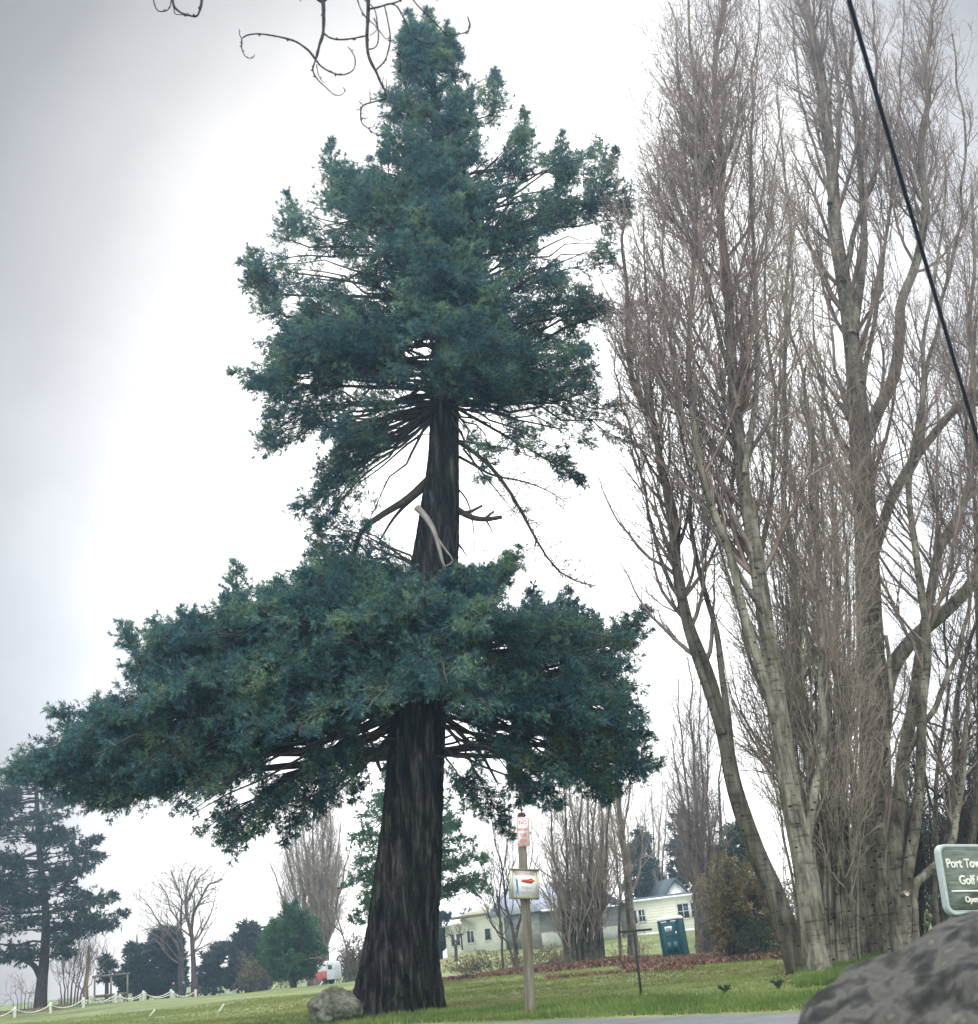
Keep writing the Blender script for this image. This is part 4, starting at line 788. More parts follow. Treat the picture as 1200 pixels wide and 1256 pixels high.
#@@PART4
# ------------------------------------------------------------------ plain materials for built things
def flat(name, c, rough=.6, var=.12, scale=6.0, metal=0.0, spec=.4, bump=0.0, stretch=(1, 1, 1)):
    return noise_mat(name, [(.3, tuple(x*(1-var) for x in c)), (.7, tuple(min(1, x*(1+var)) for x in c))], scale, 5, rough, stretch, bump, spec, metal=metal)
M['post'] = noise_mat('weathered_post', [(.3, (.07, .06, .042)), (.5, (.16, .14, .105)), (.7, (.26, .23, .185))], 9, stretch=(1, 1, .12), bump=.5)
M['signwhite'] = flat('sign_white', (.78, .77, .74), .5, .05); M['signred'] = flat('sign_red', (.60, .12, .08), .5, .1); M['signblue'] = flat('sign_blue', (.03, .17, .28), .5, .1)
M['signgrey'] = flat('faded_letters', (.30, .34, .34), .5, .1)
M['frameolive'] = flat('pale_olive_frame', (.42, .43, .31), .6, .15, 12)
M['mossy'] = flat('mossy_wood', (.16, .14, .07), .8, .3, 14)
M['board'] = noise_mat('carved_board', [(.3, (.085, .105, .085)), (.5, (.14, .165, .13)), (.7, (.20, .225, .18))], 3.5, 8, .75, (1, 1, 9), .5)
M['boardframe'] = flat('pale_green_frame', (.36, .42, .38), .6, .12, 20); M['letter'] = flat('cream_letters', (.72, .70, .60), .5, .08)
M['cream'] = noise_mat('cream_siding', [(.3, (.70, .69, .54)), (.7, (.82, .81, .67))], .7, 5, .7)
M['whitetrim'] = flat('white_trim', (.80, .80, .78)); M['glass'] = flat('dark_window_glass', (.03, .035, .045), .12, .3, 1.5, spec=.6)
M['roofgrey'] = noise_mat('grey_metal_roof', [(.3, (.34, .36, .44)), (.7, (.52, .54, .62))], 1.0, 5, .5, (1, 5, 1)); M['roofdark'] = flat('dark_roof', (.05, .065, .085), .8, .25, 3)
M['porch'] = noise_mat('weathered_grey_wall', [(.3, (.17, .18, .16)), (.7, (.32, .33, .29))], 1.5, 5, .8, (.3, 1, 2)); M['porchpale'] = flat('pale_lower_wall', (.50, .50, .42), .7, .15, 2)
M['teal'] = flat('teal_plastic', (.008, .075, .092), .45, .12, 3); M['tealdark'] = flat('dark_teal_plastic', (.008, .07, .085), .5, .1, 3); M['milky'] = flat('white_plastic_roof', (.80, .82, .82), .4, .04)
M['black'] = flat('black_metal', (.012, .014, .014), .5, .2); M['rope'] = flat('pale_rope', (.62, .60, .52), .9, .12, 30); M['whitepost'] = flat('white_post', (.66, .65, .58), .7, .12, 5)
M['hull_red'] = flat('faded_red', (.42, .10, .10), .5, .15, 3); M['hull_white'] = flat('white_shell', (.78, .78, .78), .4, .05); M['hull_grey'] = flat('pale_grey_shell', (.55, .57, .62), .5, .12, 4)
M['tyre'] = flat('tyre_rubber', (.02, .02, .02), .9); M['skin'] = flat('skin', (.50, .32, .24), .6, .05); M['darkcloth'] = flat('dark_cloth', (.015, .017, .022), .9, .2); M['navy'] = flat('navy_cloth', (.02, .03, .05), .9, .2)
M['rock'] = noise_mat('boulder_stone', [(.36, (.03, .035, .02)), (.47, (.085, .088, .06)), (.56, (.13, .13, .10)), (.68, (.24, .23, .19))], 3.2, 9, .9, bump=.6, scale2=14, amt2=.4)
M['rocknear'] = noise_mat('mottled_stone', [(.38, (.008, .008, .008)), (.46, (.026, .025, .022)), (.53, (.064, .061, .053)), (.60, (.045, .040, .034)), (.72, (.15, .142, .12))], 6.5, 9, .9, bump=.5, scale2=13, amt2=.45, bumpd=.03)
M['cable'] = flat('black_cable', (.012, .016, .03), .5, .1)
def loc_obj(o, base, rz=0.0):
    o.location = tuple(float(v) for v in base); o.rotation_euler = (0, 0, rz); return o
def text(body, size, mat, parent, loc, rot, name='lettering', extrude=.004, offset=0.0, align='LEFT', sx=1.0, label=None):
    cu = bpy.data.curves.new(name, 'FONT'); cu.body = body; cu.size = size; cu.extrude = extrude; cu.offset = offset; cu.align_x = align
    f_ = bpy.data.objects.new(name, cu); C.objects.link(f_); bpy.context.view_layer.update()
    me = bpy.data.meshes.new_from_object(f_.evaluated_get(bpy.context.evaluated_depsgraph_get())); bpy.data.objects.remove(f_); bpy.data.curves.remove(cu)
    me.materials.clear(); me.materials.append(mat); me.name = name; o = bpy.data.objects.new(name, me); C.objects.link(o); o.parent = parent
    o.location = loc; o.rotation_euler = rot; o.scale = (sx, 1, 1); return o
def lean(o, base, top_px, top_py, foot_px, rz=0.0):
    """tilt a thing sideways so that its axis leans like the post in the photo"""
    pass
RX = (math.pi/2, 0, 0)
# ------------------------------------------------------------------ sign pole
base = place(650, 27); b0 = np.array(base); top = at(640, 1000, 27.0)
ax = top-b0; Hh = np.linalg.norm(ax); tilt = math.atan2(ax[0], ax[2])
root = thing('sign_pole', 'weathered round wooden pole leaning slightly, carrying the two small signs', 'pole', base); root.rotation_euler = (0, tilt, 0)
z = np.linspace(-.3, Hh, 40); rr = np.interp(z, [0, Hh], [.115, .085]); V, F = trunk_mesh(np.stack([np.sin(z*1.3)*.012, 0*z, z], -1), rr, 18, 60, .05, None, 9)
mesh_obj('post', V, F, M['post'], root, smooth=True)
b = MB(); b.tube([(0, 0, Hh-.02), (0, 0, Hh+.05)], [.10, .07], 10); b.build('post_cap', noise_mat('rusty_cap', [(.3, (.10, .03, .025)), (.7, (.22, .07, .05))], 9), root)
k = 27/1594.0  # metres per photo pixel, across
def rrect(w_, h_, r, n=5):
    out = []
    for cx, cy, a0 in ((w_/2-r, h_/2-r, 0), (-w_/2+r, h_/2-r, 90), (-w_/2+r, -h_/2+r, 180), (w_/2-r, -h_/2+r, 270)):
        for i in range(n): a = math.radians(a0+90*i/(n-1)); out.append((cx+r*math.cos(a), cy+r*math.sin(a)))
    return out
def ring(outer, inner, a, b_, mbx, ox=0, oz=0):
    n = len(outer); V = [(x+ox, a, z+oz) for x, z in outer]+[(x+ox, a, z+oz) for x, z in inner]+[(x+ox, b_, z+oz) for x, z in outer]+[(x+ox, b_, z+oz) for x, z in inner]
    Q = []
    for i in range(n):
        j = (i+1) % n; Q += [[i, j, n+j, n+i], [2*n+i, 3*n+i, 3*n+j, 2*n+j], [i, 2*n+i, 2*n+j, j], [n+i, n+j, 3*n+j, 3*n+i]]
    mbx.add(np.array(V), np.array(Q))
# upper sign : NO PARKING
hs = thing('parking_sign', 'small white metal sign with red border reading NO PARKING THIS SIDE atop the wooden pole', 'sign', (0, 0, 0))
wz, hz_ = .28, .60; zc_ = Hh-.36
R_ = Matrix.Rotation(tilt, 4, 'Y'); Tm = Matrix.Translation(Vector(base))@R_
hs.matrix_world = Tm@Matrix.Translation((0.02, -.115, zc_))@Matrix.Rotation(math.radians(-14), 4, 'Z')
b = MB(); b.prism(rrect(wz, hz_, .03), -.004, .004); b.build('plate', M['signwhite'], hs)
b = MB(); ring(rrect(wz-.02, hz_-.02, .028), rrect(wz-.045, hz_-.045, .022), -.0065, -.0042, b); b.build('border', M['signred'], hs)
for i, (t_, s_) in enumerate((('NO', .125), ('PARKING', .072), ('THIS', .095), ('SIDE', .095))):
    text(t_, s_, M['signred'], hs, (0, -.006, .155-.125*i), RX, extrude=.0015, offset=.002, align='CENTER', sx=.9 if i != 1 else .74)
b = MB(); b.tube([(0, -.012, .26), (0, .03, .26)], .010, 8); b.build('bolt', M['black'], hs); b = MB(); b.tube([(0, -.012, -.262), (0, .03, -.262)], .010, 8); b.build('bolt', M['black'], hs)
# lower sign : framed board with a golfer and a red arrow
gs = thing('golf_sign', 'white board in olive frame with blue golfer and red arrow on the wooden pole', 'sign', (0, 0, 0))
gzc = Hh*(1238-1086)/238.0
gs.matrix_world = Tm@Matrix.Translation((0.0, -.15, gzc))@Matrix.Rotation(math.radians(12), 4, 'Z')@Matrix.Rotation(math.radians(3), 4, 'Y')
W_, H_ = .60, .60
b = MB(); b.box((0, 0, 0), (W_-.06, .03, H_-.06)); b.build('panel', M['signwhite'], gs)
for s_ in (-1, 1):
    b = MB(); b.box((0, 0, s_*(H_/2-.012)), (W_+.02, .13, .035)); b.build('frame_rail', M['mossy'], gs)
for s_ in (-1, 1):
    b = MB(); b.box((s_*(W_/2-.012), 0, 0), (.045, .11, H_-.062)); b.build('frame_side', M['frameolive'], gs)
text('GOLF COURSE', .075, M['signred'], gs, (0, -.018, .175), RX, extrude=.0015, align='CENTER', sx=.86, offset=.001)
text('PUBLIC', .075, M['signgrey'], gs, (.06, -.018, -.10), RX, extrude=.0015, align='CENTER', sx=1.0)
text('WELCOME', .075, M['signgrey'], gs, (.06, -.018, -.20), RX, extrude=.0015, align='CENTER', sx=.82)
b = MB(); b.prism([(-.07, -.028), (.15, -.028), (.15, -.055), (.22, .0), (.15, .055), (.15, .028), (-.07, .028)], -.019, -.0155); o = b.build('arrow', M['signred'], gs); o.location = (0, 0, .065)
b = MB()   # golfer at the end of his swing
for pts, r0, r1 in (([(-.17, .02), (-.155, -.06), (-.15, -.12)], .022, .020), ([(-.15, -.12), (-.17, -.20), (-.19, -.245)], .014, .008), ([(-.15, -.12), (-.135, -.19), (-.13, -.25)], .014, .009), ([(-.168, .01), (-.19, .045), (-.17, .075)], .009, .007), ([(-.16, .01), (-.15, .05), (-.17, .075)], .009, .007), ([(-.17, .075), (-.205, .10), (-.225, .06)], .004, .003)):
    b.tube([(x, -.017, z_) for x, z_ in pts], np.linspace(r0, r1, len(pts)), 8)
a_ = np.linspace(0, 2*math.pi, 12, endpoint=False); b.prism([(-.165+.017*math.cos(t), .055+.019*math.sin(t)) for t in a_], -.021, -.0155)
o = b.build('golfer_figure', M['signblue'], gs); o.scale = (1, .35, 1); o.location = (0, -.011, .02)
# ------------------------------------------------------------------ big carved golf course sign at the right edge
def board_sign():
    P0 = at(1156, 1079, 17.5); P1 = at(1156+112, 1079-1.0, 18.1)
    wv = nrm(P1-P0); up0 = nrm(at(1148, 1041, 17.5)-at(1163, 1117, 17.5)); nv = nrm(np.cross(wv, up0)); uv = np.cross(nv, wv)
    Wd, Hd = 1.40, .87
    base = place(1215, 18.5)
    root = thing('course_sign', 'large carved green wooden sign with cream letters and pale rounded frame at the right edge', 'sign', base)
    Mt = Matrix(((wv[0], nv[0]*-1, uv[0], 0), (wv[1], nv[1]*-1, uv[1], 0), (wv[2], nv[2]*-1, uv[2], 0), (0, 0, 0, 1)))
    ctr = P0+wv*Wd/2
    rot = Mt.to_euler()
    def pos(o): o.parent = root; o.rotation_euler = rot; o.location = tuple(ctr-base); return o
    s = 1.0 if (nv*-1)[1] > 0 else -1.0       # local +y points away from the viewer
    b = MB(); b.prism(rrect(Wd, Hd, .10, 7), -.03*s, .03*s); pos(b.build('board', M['board'], None))
    b = MB(); ring(rrect(Wd+.05, Hd+.05, .12, 7), rrect(Wd-.03, Hd-.03, .085, 7), -.055*s, .055*s, b); pos(b.build('frame', M['boardframe'], None, bevel=.008))
    b = MB(); ring(rrect(Wd-.036, Hd-.036, .083, 7), rrect(Wd-.06, Hd-.06, .075, 7), -.036*s, -.0302*s, b); pos(b.build('inner_rim', M['boardframe'], None))
    b = MB(); b.box((.0, -.036*s, -.155), (Wd-.20, .012, .020)); pos(b.build('rule_line', M['letter'], None))
    Mfull = Matrix.Translation(ctr-base)@Mt
    def T_(body, x, z, size, align, sx):
        o = text(body, size, M['letter'], root, (0, 0, 0), (0, 0, 0), extrude=.010, offset=size*.020, align=align, sx=1)
        L_ = Mfull@Matrix.Translation((x, -.034*s, z))@Matrix.Rotation(math.pi/2, 4, 'X')@Matrix.Diagonal((sx, 1, 1, 1))
        o.matrix_local = L_
    T_('Port Townsend', -.625, .155, .165, 'LEFT', .90); T_('Golf Course', -.45, -.065, .165, 'LEFT', .90); T_('Open To Public', -.40, -.30, .110, 'LEFT', .90)
    b = MB()
    for sx_ in (-.42, .42):
        q = ctr+wv*sx_-nv*-.0; g = place(float(proj(q)[0])+10, q[1]); b.tube([q-uv*.2+np.array([0, .10, 0])-base, np.array([q[0], q[1]+.10, g[2]-.2])-base], .06, 10)
    b.build('post', M['post'], root)
board_sign()
# ------------------------------------------------------------------ rocks
def rock(name, label, base, dims, seed, mat, sub=5, rough=.16, bottom=-.2, cat='rock'):
    import bmesh
    bm = bmesh.new(); bmesh.ops.create_icosphere(bm, subdivisions=sub, radius=1)
    from mathutils import noise
    for v in bm.verts:
        p = v.co.copy(); n = noise.fractal(p*1.1+Vector((seed, 0, 0)), .7, 2.1, 5)*rough*1.6; n2 = noise.fractal(p*5+Vector((0, seed, 0)), .6, 2.1, 4)*rough*.22
        r = noise.cell(p*1.3+Vector((seed, seed, 0)))*rough*.35
        v.co = p*(1+n+n2+r*0); v.co.x *= dims[0]; v.co.y *= dims[1]; v.co.z *= dims[2]
    me = bpy.data.meshes.new(name); bm.to_mesh(me); bm.free(); me.materials.append(mat)
    for p in me.polygons: p.use_smooth = True
    o = bpy.data.objects.new(name, me); C.objects.link(o); o.location = tuple(float(a) for a in base); tag(o, label, cat); return o
bp_ = place(411, 31.5); rk = rock('boulder', 'grey green lichen covered boulder on the grass against the huge trunk', bp_+np.array([0, 0, .30]), (.60, .5, .52), 3.1, M['rock'], rough=.13); rk.rotation_euler = (0, math.radians(-6), .3)
nr = rock('boulder', 'big blurred mottled grey rock close to the camera in the lower right corner', (2.46, 3.9, .155), (2.45, 1.3, 1.17), 8.7, M['rocknear'], sub=6, rough=.08)
def cut_stub(px, py, Y, w_, label):
    c = at(px, py, Y); b = MB(); d = nrm(np.array([.15, -1, .15])); b.tube([c-d*.25, c+d*.02, c+d*.05], [w_, w_, w_*.9], 12)
    o = b.build('cut_branch_stub', M['cutwood'], None, True); tag(o, label, 'stub'); return o
M['cutwood'] = noise_mat('fresh_cut_wood', [(.3, (.32, .23, .17)), (.6, (.60, .50, .40))], 14, 5, .8)
cut_stub(1009, 1192, 30.3, .09, 'pale round cut branch stub at the foot of the pale pitted poplar')
cut_stub(1112, 1096, 36.3, .085, 'pale cut branch stub on the crooked poplar beside the green sign')
# soil, roots and litter mound round the huge trunk
ground_patch('soil', 'bare dark soil and needle litter round the foot of the huge trunk', place(500, 34.0)[0]+.3, 33.7, 2.9, 1.5, noise_mat('needle_soil', [(.3, (.035, .026, .018)), (.55, (.085, .062, .042)), (.75, (.13, .125, .055))], 3.0, 8, .95, bump=.5), 3)
# ------------------------------------------------------------------ black T post
base = place(787, 29); tp = at(778, 1143, 29.0); tilt2 = math.atan2(tp[0]-base[0], tp[2]-base[2]); Ht = math.hypot(tp[0]-base[0], tp[2]-base[2])
t_ = thing('sign_post', 'thin black metal T shaped post with empty crossbar on the grass verge', 'post', base); t_.rotation_euler = (0, tilt2, 0)
b = MB(); b.box((0, 0, Ht/2-.1), (.055, .055, Ht+.2)); b.build('upright', M['black'], t_, bevel=.005)
b = MB(); b.box((.03, 0, Ht+.02), (.74, .06, .05)); b.box((-.32, 0, Ht+.055), (.03, .04, .03)); o = b.build('crossbar', M['black'], t_, bevel=.004)
for hx in (-.25, .22):
    b = MB(); b.tube([(hx, 0, Ht), (hx, 0, Ht-.05), (hx+.02, 0, Ht-.07)], .006, 6); b.build('hook', M['black'], t_)
# short dark leaning stake in the grass behind it
bs = place(768, 60); b = MB(); b.tube([(0, 0, -.1), (-.25, 0, .55)], [.03, .025], 6); b.tube([(-.25, 0, .55), (-.28, 0, .60)], [.025, .012], 6)
o = b.build('stake', M['wood'], None); loc_obj(o, bs); tag(o, 'short dark wooden stake leaning left beside the tall straight poplar', 'stake')
for px_, lb in ((563, 'left one of two short white stakes before the cream house lawn'), (569, 'right one of two short white stakes before the cream house lawn')):
    bs = place(px_, 84); b = MB(); b.box((0, 0, .25), (.10, .10, .62)); b.prism([(-.05, .56), (.05, .56), (0, .64)], -.05, .05); o = b.build('stake', M['whitepost'], None); loc_obj(o, bs); tag(o, lb, 'stake', 'white stakes before the house')
# ------------------------------------------------------------------ portable toilet
def toilet():
    base = place(831, 64); rz = math.radians(-18)
    t = thing('portable_toilet', 'dark teal portable toilet with white domed roof standing on brown leaf litter', 'toilet', base, rz)
    t.rotation_euler = (0, math.radians(-2.5), rz); t.scale = (.89, .89, .90)
    w2, H = 1.18, 2.06
    b = MB(); b.box((0, 0, .06), (w2+.06, w2+.06, .16)); b.build('skid_base', M['tealdark'], t, bevel=.02)
    b = MB(); b.box((0, .02, H/2+.05), (w2, w2-.04, H-.10))
    for i in range(5):
        b.box((w2/2+.012, -.42+.21*i, H/2), (.03, .07, H-.35)); b.box((-w2/2-.012, -.42+.21*i, H/2), (.03, .07, H-.35))
    b.build('cabin', M['teal'], t, bevel=.02)
    b = MB()
    for sx_ in (-1, 1):
        for sy_ in (-1, 1): b.box((sx_*(w2/2-.01), sy_*(w2/2-.02), H/2+.05), (.09, .09, H-.08))
    b.build('corner_post', M['tealdark'], t, bevel=.015)
    b = MB(); b.prism([(-.40, -1.0), (.40, -1.0), (.40, .78), (.34, .84), (-.34, .84), (-.40, .78)], -.03, .03); o = b.build('door', M['teal'], t, bevel=.01); o.location = (0, -w2/2-.012, 1.12)
    b = MB(); b.box((0, 0, 0), (.40, .012, .26)); q = b.build('door_label', M['milky'], o); q.location = (-.05, -.037, .50)
    for i, wl in enumerate((.26, .20)):
        b = MB(); b.box((0, 0, 0), (wl, .006, .035)); q2 = b.build('label_line', M['signblue'], q); q2.location = (0, -.0095, .04-.08*i)
    b = MB(); b.box((0, 0, 0), (.52, .03, .04)); q = b.build('vent_slot', M['tealdark'], o); q.location = (0, -.04, .16)
    b = MB(); b.box((0, 0, 0), (.05, .06, .16)); q = b.build('handle', M['milky'], o); q.location = (.34, -.05, .25)
    b = MB(); b.box((0, 0, 0), (.30, .03, .55)); q = b.build('lower_panel', M['tealdark'], o); q.location = (-.17, -.034, -.45)
    b = MB(); b.box((0, 0, 0), (.30, .03, .55)); q = b.build('lower_panel', M['tealdark'], o); q.location = (.17, -.034, -.45)
    prof = [(-w2/2-.05, 0), (w2/2+.05, 0), (w2/2+.02, .10), (w2/2-.14, .20), (0, .24), (-w2/2+.14, .20), (-w2/2-.02, .10)]
    b = MB(); b.prism(prof, -w2/2-.06, w2/2+.04); o = b.build('roof', M['milky'], t, bevel=.03); o.location = (0, 0, H+.015)
    for sx_ in (-.27, .27):
        b = MB(); b.box((0, 0, 0), (.34, .02, .07)); o = b.build('roof_vent', M['milky'], t, bevel=.01); o.location = (sx_, -w2/2-.008, H-.06)
toilet()
# ------------------------------------------------------------------ houses
def window(parent, x, y, z, w_, h_, nx=2, nz=1, frame=True, name='window'):
    b = MB(); f_ = .07
    b.box((x-w_/2, y, z), (f_, .08, h_+f_)); b.box((x+w_/2, y, z), (f_, .08, h_+f_)); b.box((x, y, z+h_/2), (w_-f_-.004, .08, f_)); b.box((x, y, z-h_/2), (w_-f_-.004, .09, f_))
    for i in range(1, nx): b.box((x-w_/2+w_*i/nx, y, z), (.045, .06, h_-f_-.004))
    for i in range(1, nz): b.box((x, y-.004, z-h_/2+h_*i/nz), (w_-f_-.004, .05, .04))
    wn = b.build(name, M['whitetrim'], parent)
    b = MB(); b.box((x, y+.012, z), (w_-.02, .03, h_-.02)); b.build('pane', M['glass'], wn); return wn
def siding(b, x0, x1, y, z0, z1, step=.20):
    n = int((z1-z0)/step)
    for i in range(n): b.box(((x0+x1)/2, y-.012, z0+step*(i+.92)), (x1-x0-.02, .022, .022))
def orient(px0, px1, Y0, Y1):
    a = place(px0, Y0); c = place(px1, Y1); v = c-a; return a, math.atan2(v[1], v[0]), math.hypot(v[0], v[1])
def house_a():   # long low cream house behind the bare tree
    a, rz, Ln = orient(549, 664, 107, 99)
    z0 = a[2]; t = thing('house', 'long low cream house with small dark windows behind the huge trunk', 'house', a, rz)
    h1 = 2.45
    dz = float(place(664, 99)[2]-z0)
    b = MB(); b.box((1.15, 3, h1/2-.6), (2.3, 6, h1+1.2)); siding(b, 0, 2.3, 0, .1, h1-.1); b.build('wall', M['cream'], t)
    x1 = Ln; h2 = 3.0
    b = MB(); b.box(((2.3+x1)/2, 3, h2/2-.6), (x1-2.3, 6.4, h2+1.2)); siding(b, 2.3, x1, -.2, .1, h2-.1); b.build('wall', M['cream'], t)
    b = MB(); b.prism([(-.5, 0), (6.8, 0), (3.1, .45)], -.25, 2.28, 'x'); o = b.build('roof', M['porchpale'], t); o.location = (0, 0, h1+.004)
    b = MB(); b.prism([(-.8, 0), (7.0, 0), (3.1, 1.1)], 2.2, x1+.3, 'x'); o = b.build('roof', M['cream'], t); o.location = (0, 0, h2+.004)
    b = MB(); b.box(((2.3+x1)/2, -.83, .02), (x1-1.8, .06, .20)); b.box(((2.3+x1)/2, -.9, -.06), (x1-1.8, .10, .08)); o2 = b.build('eave', M['mossy'], o); o2.location = (0, 0, 0)
    window(t, .95, -.03, 1.35, .52, .95, 1); window(t, 1.6, -.03, 1.35, .52, .95, 1); window(t, 3.4, -.24, 1.45, .9, .95, 2); window(t, 5.5, -.24, 1.5, .75, .9, 1)
    b = MB(); b.box((2.05, -.02, 1.2), (.22, .06, 1.3)); b.build('door', M['glass'], t)
house_a()
def house_b():   # grey roofed barn between the pole and the poplar clump
    a, rz, Ln = orient(664, 765, 96, 100)
    t = thing('house', 'open fronted grey walled outbuilding with pale blue grey metal roof right of the sign pole', 'house', a, rz)
    h = 2.55
    b = MB(); b.box((Ln/2, 2.5, h/2-.5+.45), (Ln, 5, h+.1)); 
    for i in range(5): b.box((.05+i*Ln/4.001*.98, -.03, h/2+.2), (.10, .10, h+.1))
    b.build('wall', M['porch'], t)
    b = MB(); b.box((Ln/2, -.05, .55), (Ln-.2, .06, 1.1)); b.build('lower_wall', M['porchpale'], t)
    rp = [(-1.0, 0), (-1.0, .09), (3.2, 2.25), (7.2, .09), (7.2, 0), (3.2, 2.12)]
    b = MB(); b.prism([(-1.0, 0), (3.2, 2.2), (7.2, 0)], -.4, Ln*.82, 'x')
    for i in range(14): x_ = -.3+i*(Ln*.82+.1)/14; b.prism([(-1.03, .01), (3.2, 2.235), (3.2, 2.15), (-1.0, -.04)], x_, x_+.05, 'x')
    o = b.build('roof', M['roofgrey'], t); o.location = (0, 0, h+.1)
    b = MB(); b.box((Ln*.4-.2, -1.06, -.03), (Ln*.84, .05, .14)); b.build('gutter', M['whitetrim'], o)
    b = MB(); b.prism([(-.6, 0), (3.2, 1.5), (6.6, 0)], Ln*.825, Ln+.2, 'x'); o = b.build('roof', M['roofdark'], t); o.location = (0, 0, h+.1)
    b = MB(); b.box((1.7, -.5, h-.35), (.05, .05, .5)); b.build('hanging_light', M['whitetrim'], t)
house_b()
def house_c():   # long cream house behind the toilet
    a, rz, Ln = orient(764, 864, 101, 97)
    t = thing('house', 'bright cream single storey house with white framed window behind the toilet', 'house', a, rz)
    h = 2.5
    b = MB(); b.box((Ln/2, 3.2, h/2-.5), (Ln, 6.4, h+1)); siding(b, 0, Ln, 0, .1, h-.1); b.build('wall', M['cream'], t)
    b = MB(); b.prism([(-.35, 0), (6.8, 0), (6.4, .28), (0, .28)], -.25, Ln+.25, 'x'); o = b.build('roof', M['roofdark'], t); o.location = (0, 0, h+.005)
    b = MB(); b.box((Ln/2, -.38, .05), (Ln+.5, .05, .16)); b.build('fascia', M['whitetrim'], o)
    b = MB(); b.box((Ln/2, -.05, .06), (Ln+.04, .08, .22)); b.build('skirting', M['whitetrim'], t)
    window(t, Ln*.20, -.03, 1.4, .30, 1.05, 1); window(t, Ln*.28, -.03, 1.45, .6, .9, 2, 2); window(t, Ln*.79, -.03, 1.45, 1.0, 1.1, 2, 2)
    window(t, Ln*.92, -.03, 1.45, .55, 1.1, 1, 2)
house_c()
def house_d():
    a = place(836, 112); t = thing('house', 'white house with steep dark gable and arched dark window behind the cream house', 'house', a, math.radians(12))
    b = MB(); b.prism([(-1.5, -1), (1.5, -1), (1.5, 2.4), (0, 4.0), (-1.5, 2.4)], 0, 5); b.build('wall', M['whitetrim'], t)
    b = MB(); b.prism([(-1.9, 1.9), (0, 4.05), (0, 4.27), (-1.9, 2.12)], -.3, 5.2); b.prism([(1.9, 1.9), (1.9, 2.12), (0.004, 4.27), (0.004, 4.05)], -.3, 5.2)
    o = b.build('roof', M['roofdark'], t)
    b = MB(); b.prism([(-.55, 0)]+[(.55*math.cos(t_), .45*math.sin(t_)) for t_ in np.linspace(math.pi*.98, .02*math.pi, 9)]+[(.55, 0)], -.02, .03); w_ = b.build('window', M['glass'], t); w_.location = (0, -.02, 2.05)
    b = MB(); b.box((0, -.03, .2), (.05, .03, .44)); b.build('glazing_bar', M['whitetrim'], w_)
    t.location.z += .15
house_d()
# ------------------------------------------------------------------ red and white trailer behind the rise
def trailer():
    a = place(402, 106); t = thing('trailer', 'rounded white and faded red camper trailer parked beyond the rise left of the huge trunk', 'trailer', a, math.radians(-20)); t.scale = (.8, .8, .85)
    prof = [(-.95, .35), (-1.15, .9), (-1.08, 1.5), (-.8, 1.95), (-.3, 2.12), (.5, 2.12), (.5, .30), (-.5, .28)]
    low = [p for p in prof if p[1] < 1.2]
    b = MB(); b.prism([(-1.13, 1.20), (-1.08, 1.5), (-.8, 1.95), (-.3, 2.12), (.35, 2.12), (.35, 1.20)], -.8, .8); b.build('shell', M['hull_white'], t, bevel=.05)
    b = MB(); b.prism([(-.80, .40), (-1.10, .75), (-1.15, 1.195), (.35, 1.195), (.35, .40)], -.78, .78); b.build('lower_shell', M['hull_red'], t, bevel=.05)
    b = MB(); b.prism([(.36, .42), (.36, 2.08), (1.1, 2.0), (1.25, 1.6), (1.25, .42)], -.76, .76); b.build('rear_shell', M['hull_grey'], t, bevel=.05)
    b = MB(); b.box((.80, -.78, 1.55), (.45, .03, .40)); b.build('window', M['glass'], t)
    for sy in (-1, 1):
        b = MB(); b.tube([(.1, sy*.60, .32), (.1, sy*.78, .32)], .32, 18); b.build('wheel', M['tyre'], t)
trailer()
# ------------------------------------------------------------------ rope fence on the left
def rope_post(px, Y, lab):
    base = place(px, Y); t = thing('fence_post', lab, 'post', base, group='white posts of the rope fence')
    b = MB(); b.box((0, 0, .28), (.17, .17, .74)); b.build('shaft', M['whitepost'], t, bevel=.02)
    b = MB(); b.prism([(-.09, .65), (.09, .65), (.04, .70), (-.04, .70)], -.08, .08); b.build('cap', M['whitepost'], t); return base
front = [(-24, 88), (18, 90), (62, 92), (102.5, 94), (142, 97), (176, 100), (210, 103)]
back = [(37, 100), (73, 101.5), (114, 103), (147, 104.5), (178, 106), (212.5, 107.5), (240, 108)]
names_f = ['white fence post outside the left frame edge', 'leftmost white post of the near rope fence', 'second white post of the near rope fence, below the far left conifer', 'third white post of the near rope fence, before the thin stems', 'fourth white post of the near rope fence, before the wooden frame', 'fifth white post of the near rope fence, below the small spruce', 'last white post of the near rope fence where the two rows meet']
names_b = ['leftmost white post of the far rope fence at the conifer trunk', 'second white post of the far rope fence, right of the conifer trunk', 'third white post of the far rope fence, right of the broken trunk', 'fourth white post of the far rope fence, right of the wooden frame', 'fifth white post of the far rope fence, below the round headed evergreen', 'sixth white post of the far rope fence, left of the seated people', 'rightmost white post of the far rope fence under the bare tree']
def rope(P, label):
    pts = []
    for A, B in zip(P[:-1], P[1:]):
        for s in np.linspace(0, 1, 10, endpoint=False):
            p = A+(B-A)*s; pts.append([p[0], p[1]-.10, p[2]+.56-.36*4*s*(1-s)])
    pts.append([P[-1][0], P[-1][1]-.10, P[-1][2]+.56]); b = MB(); b.tube(np.array(pts), .035, 6)
    tag(b.build('fence_rope', M['rope'], None, True), label, 'rope')
rope([rope_post(p, Y, n) for (p, Y), n in zip(front, names_f)], 'thick pale rope swagging between the near white posts on the left')
rope([rope_post(p, Y, n) for (p, Y), n in zip(back, names_b)], 'thick pale rope swagging between the far white posts')
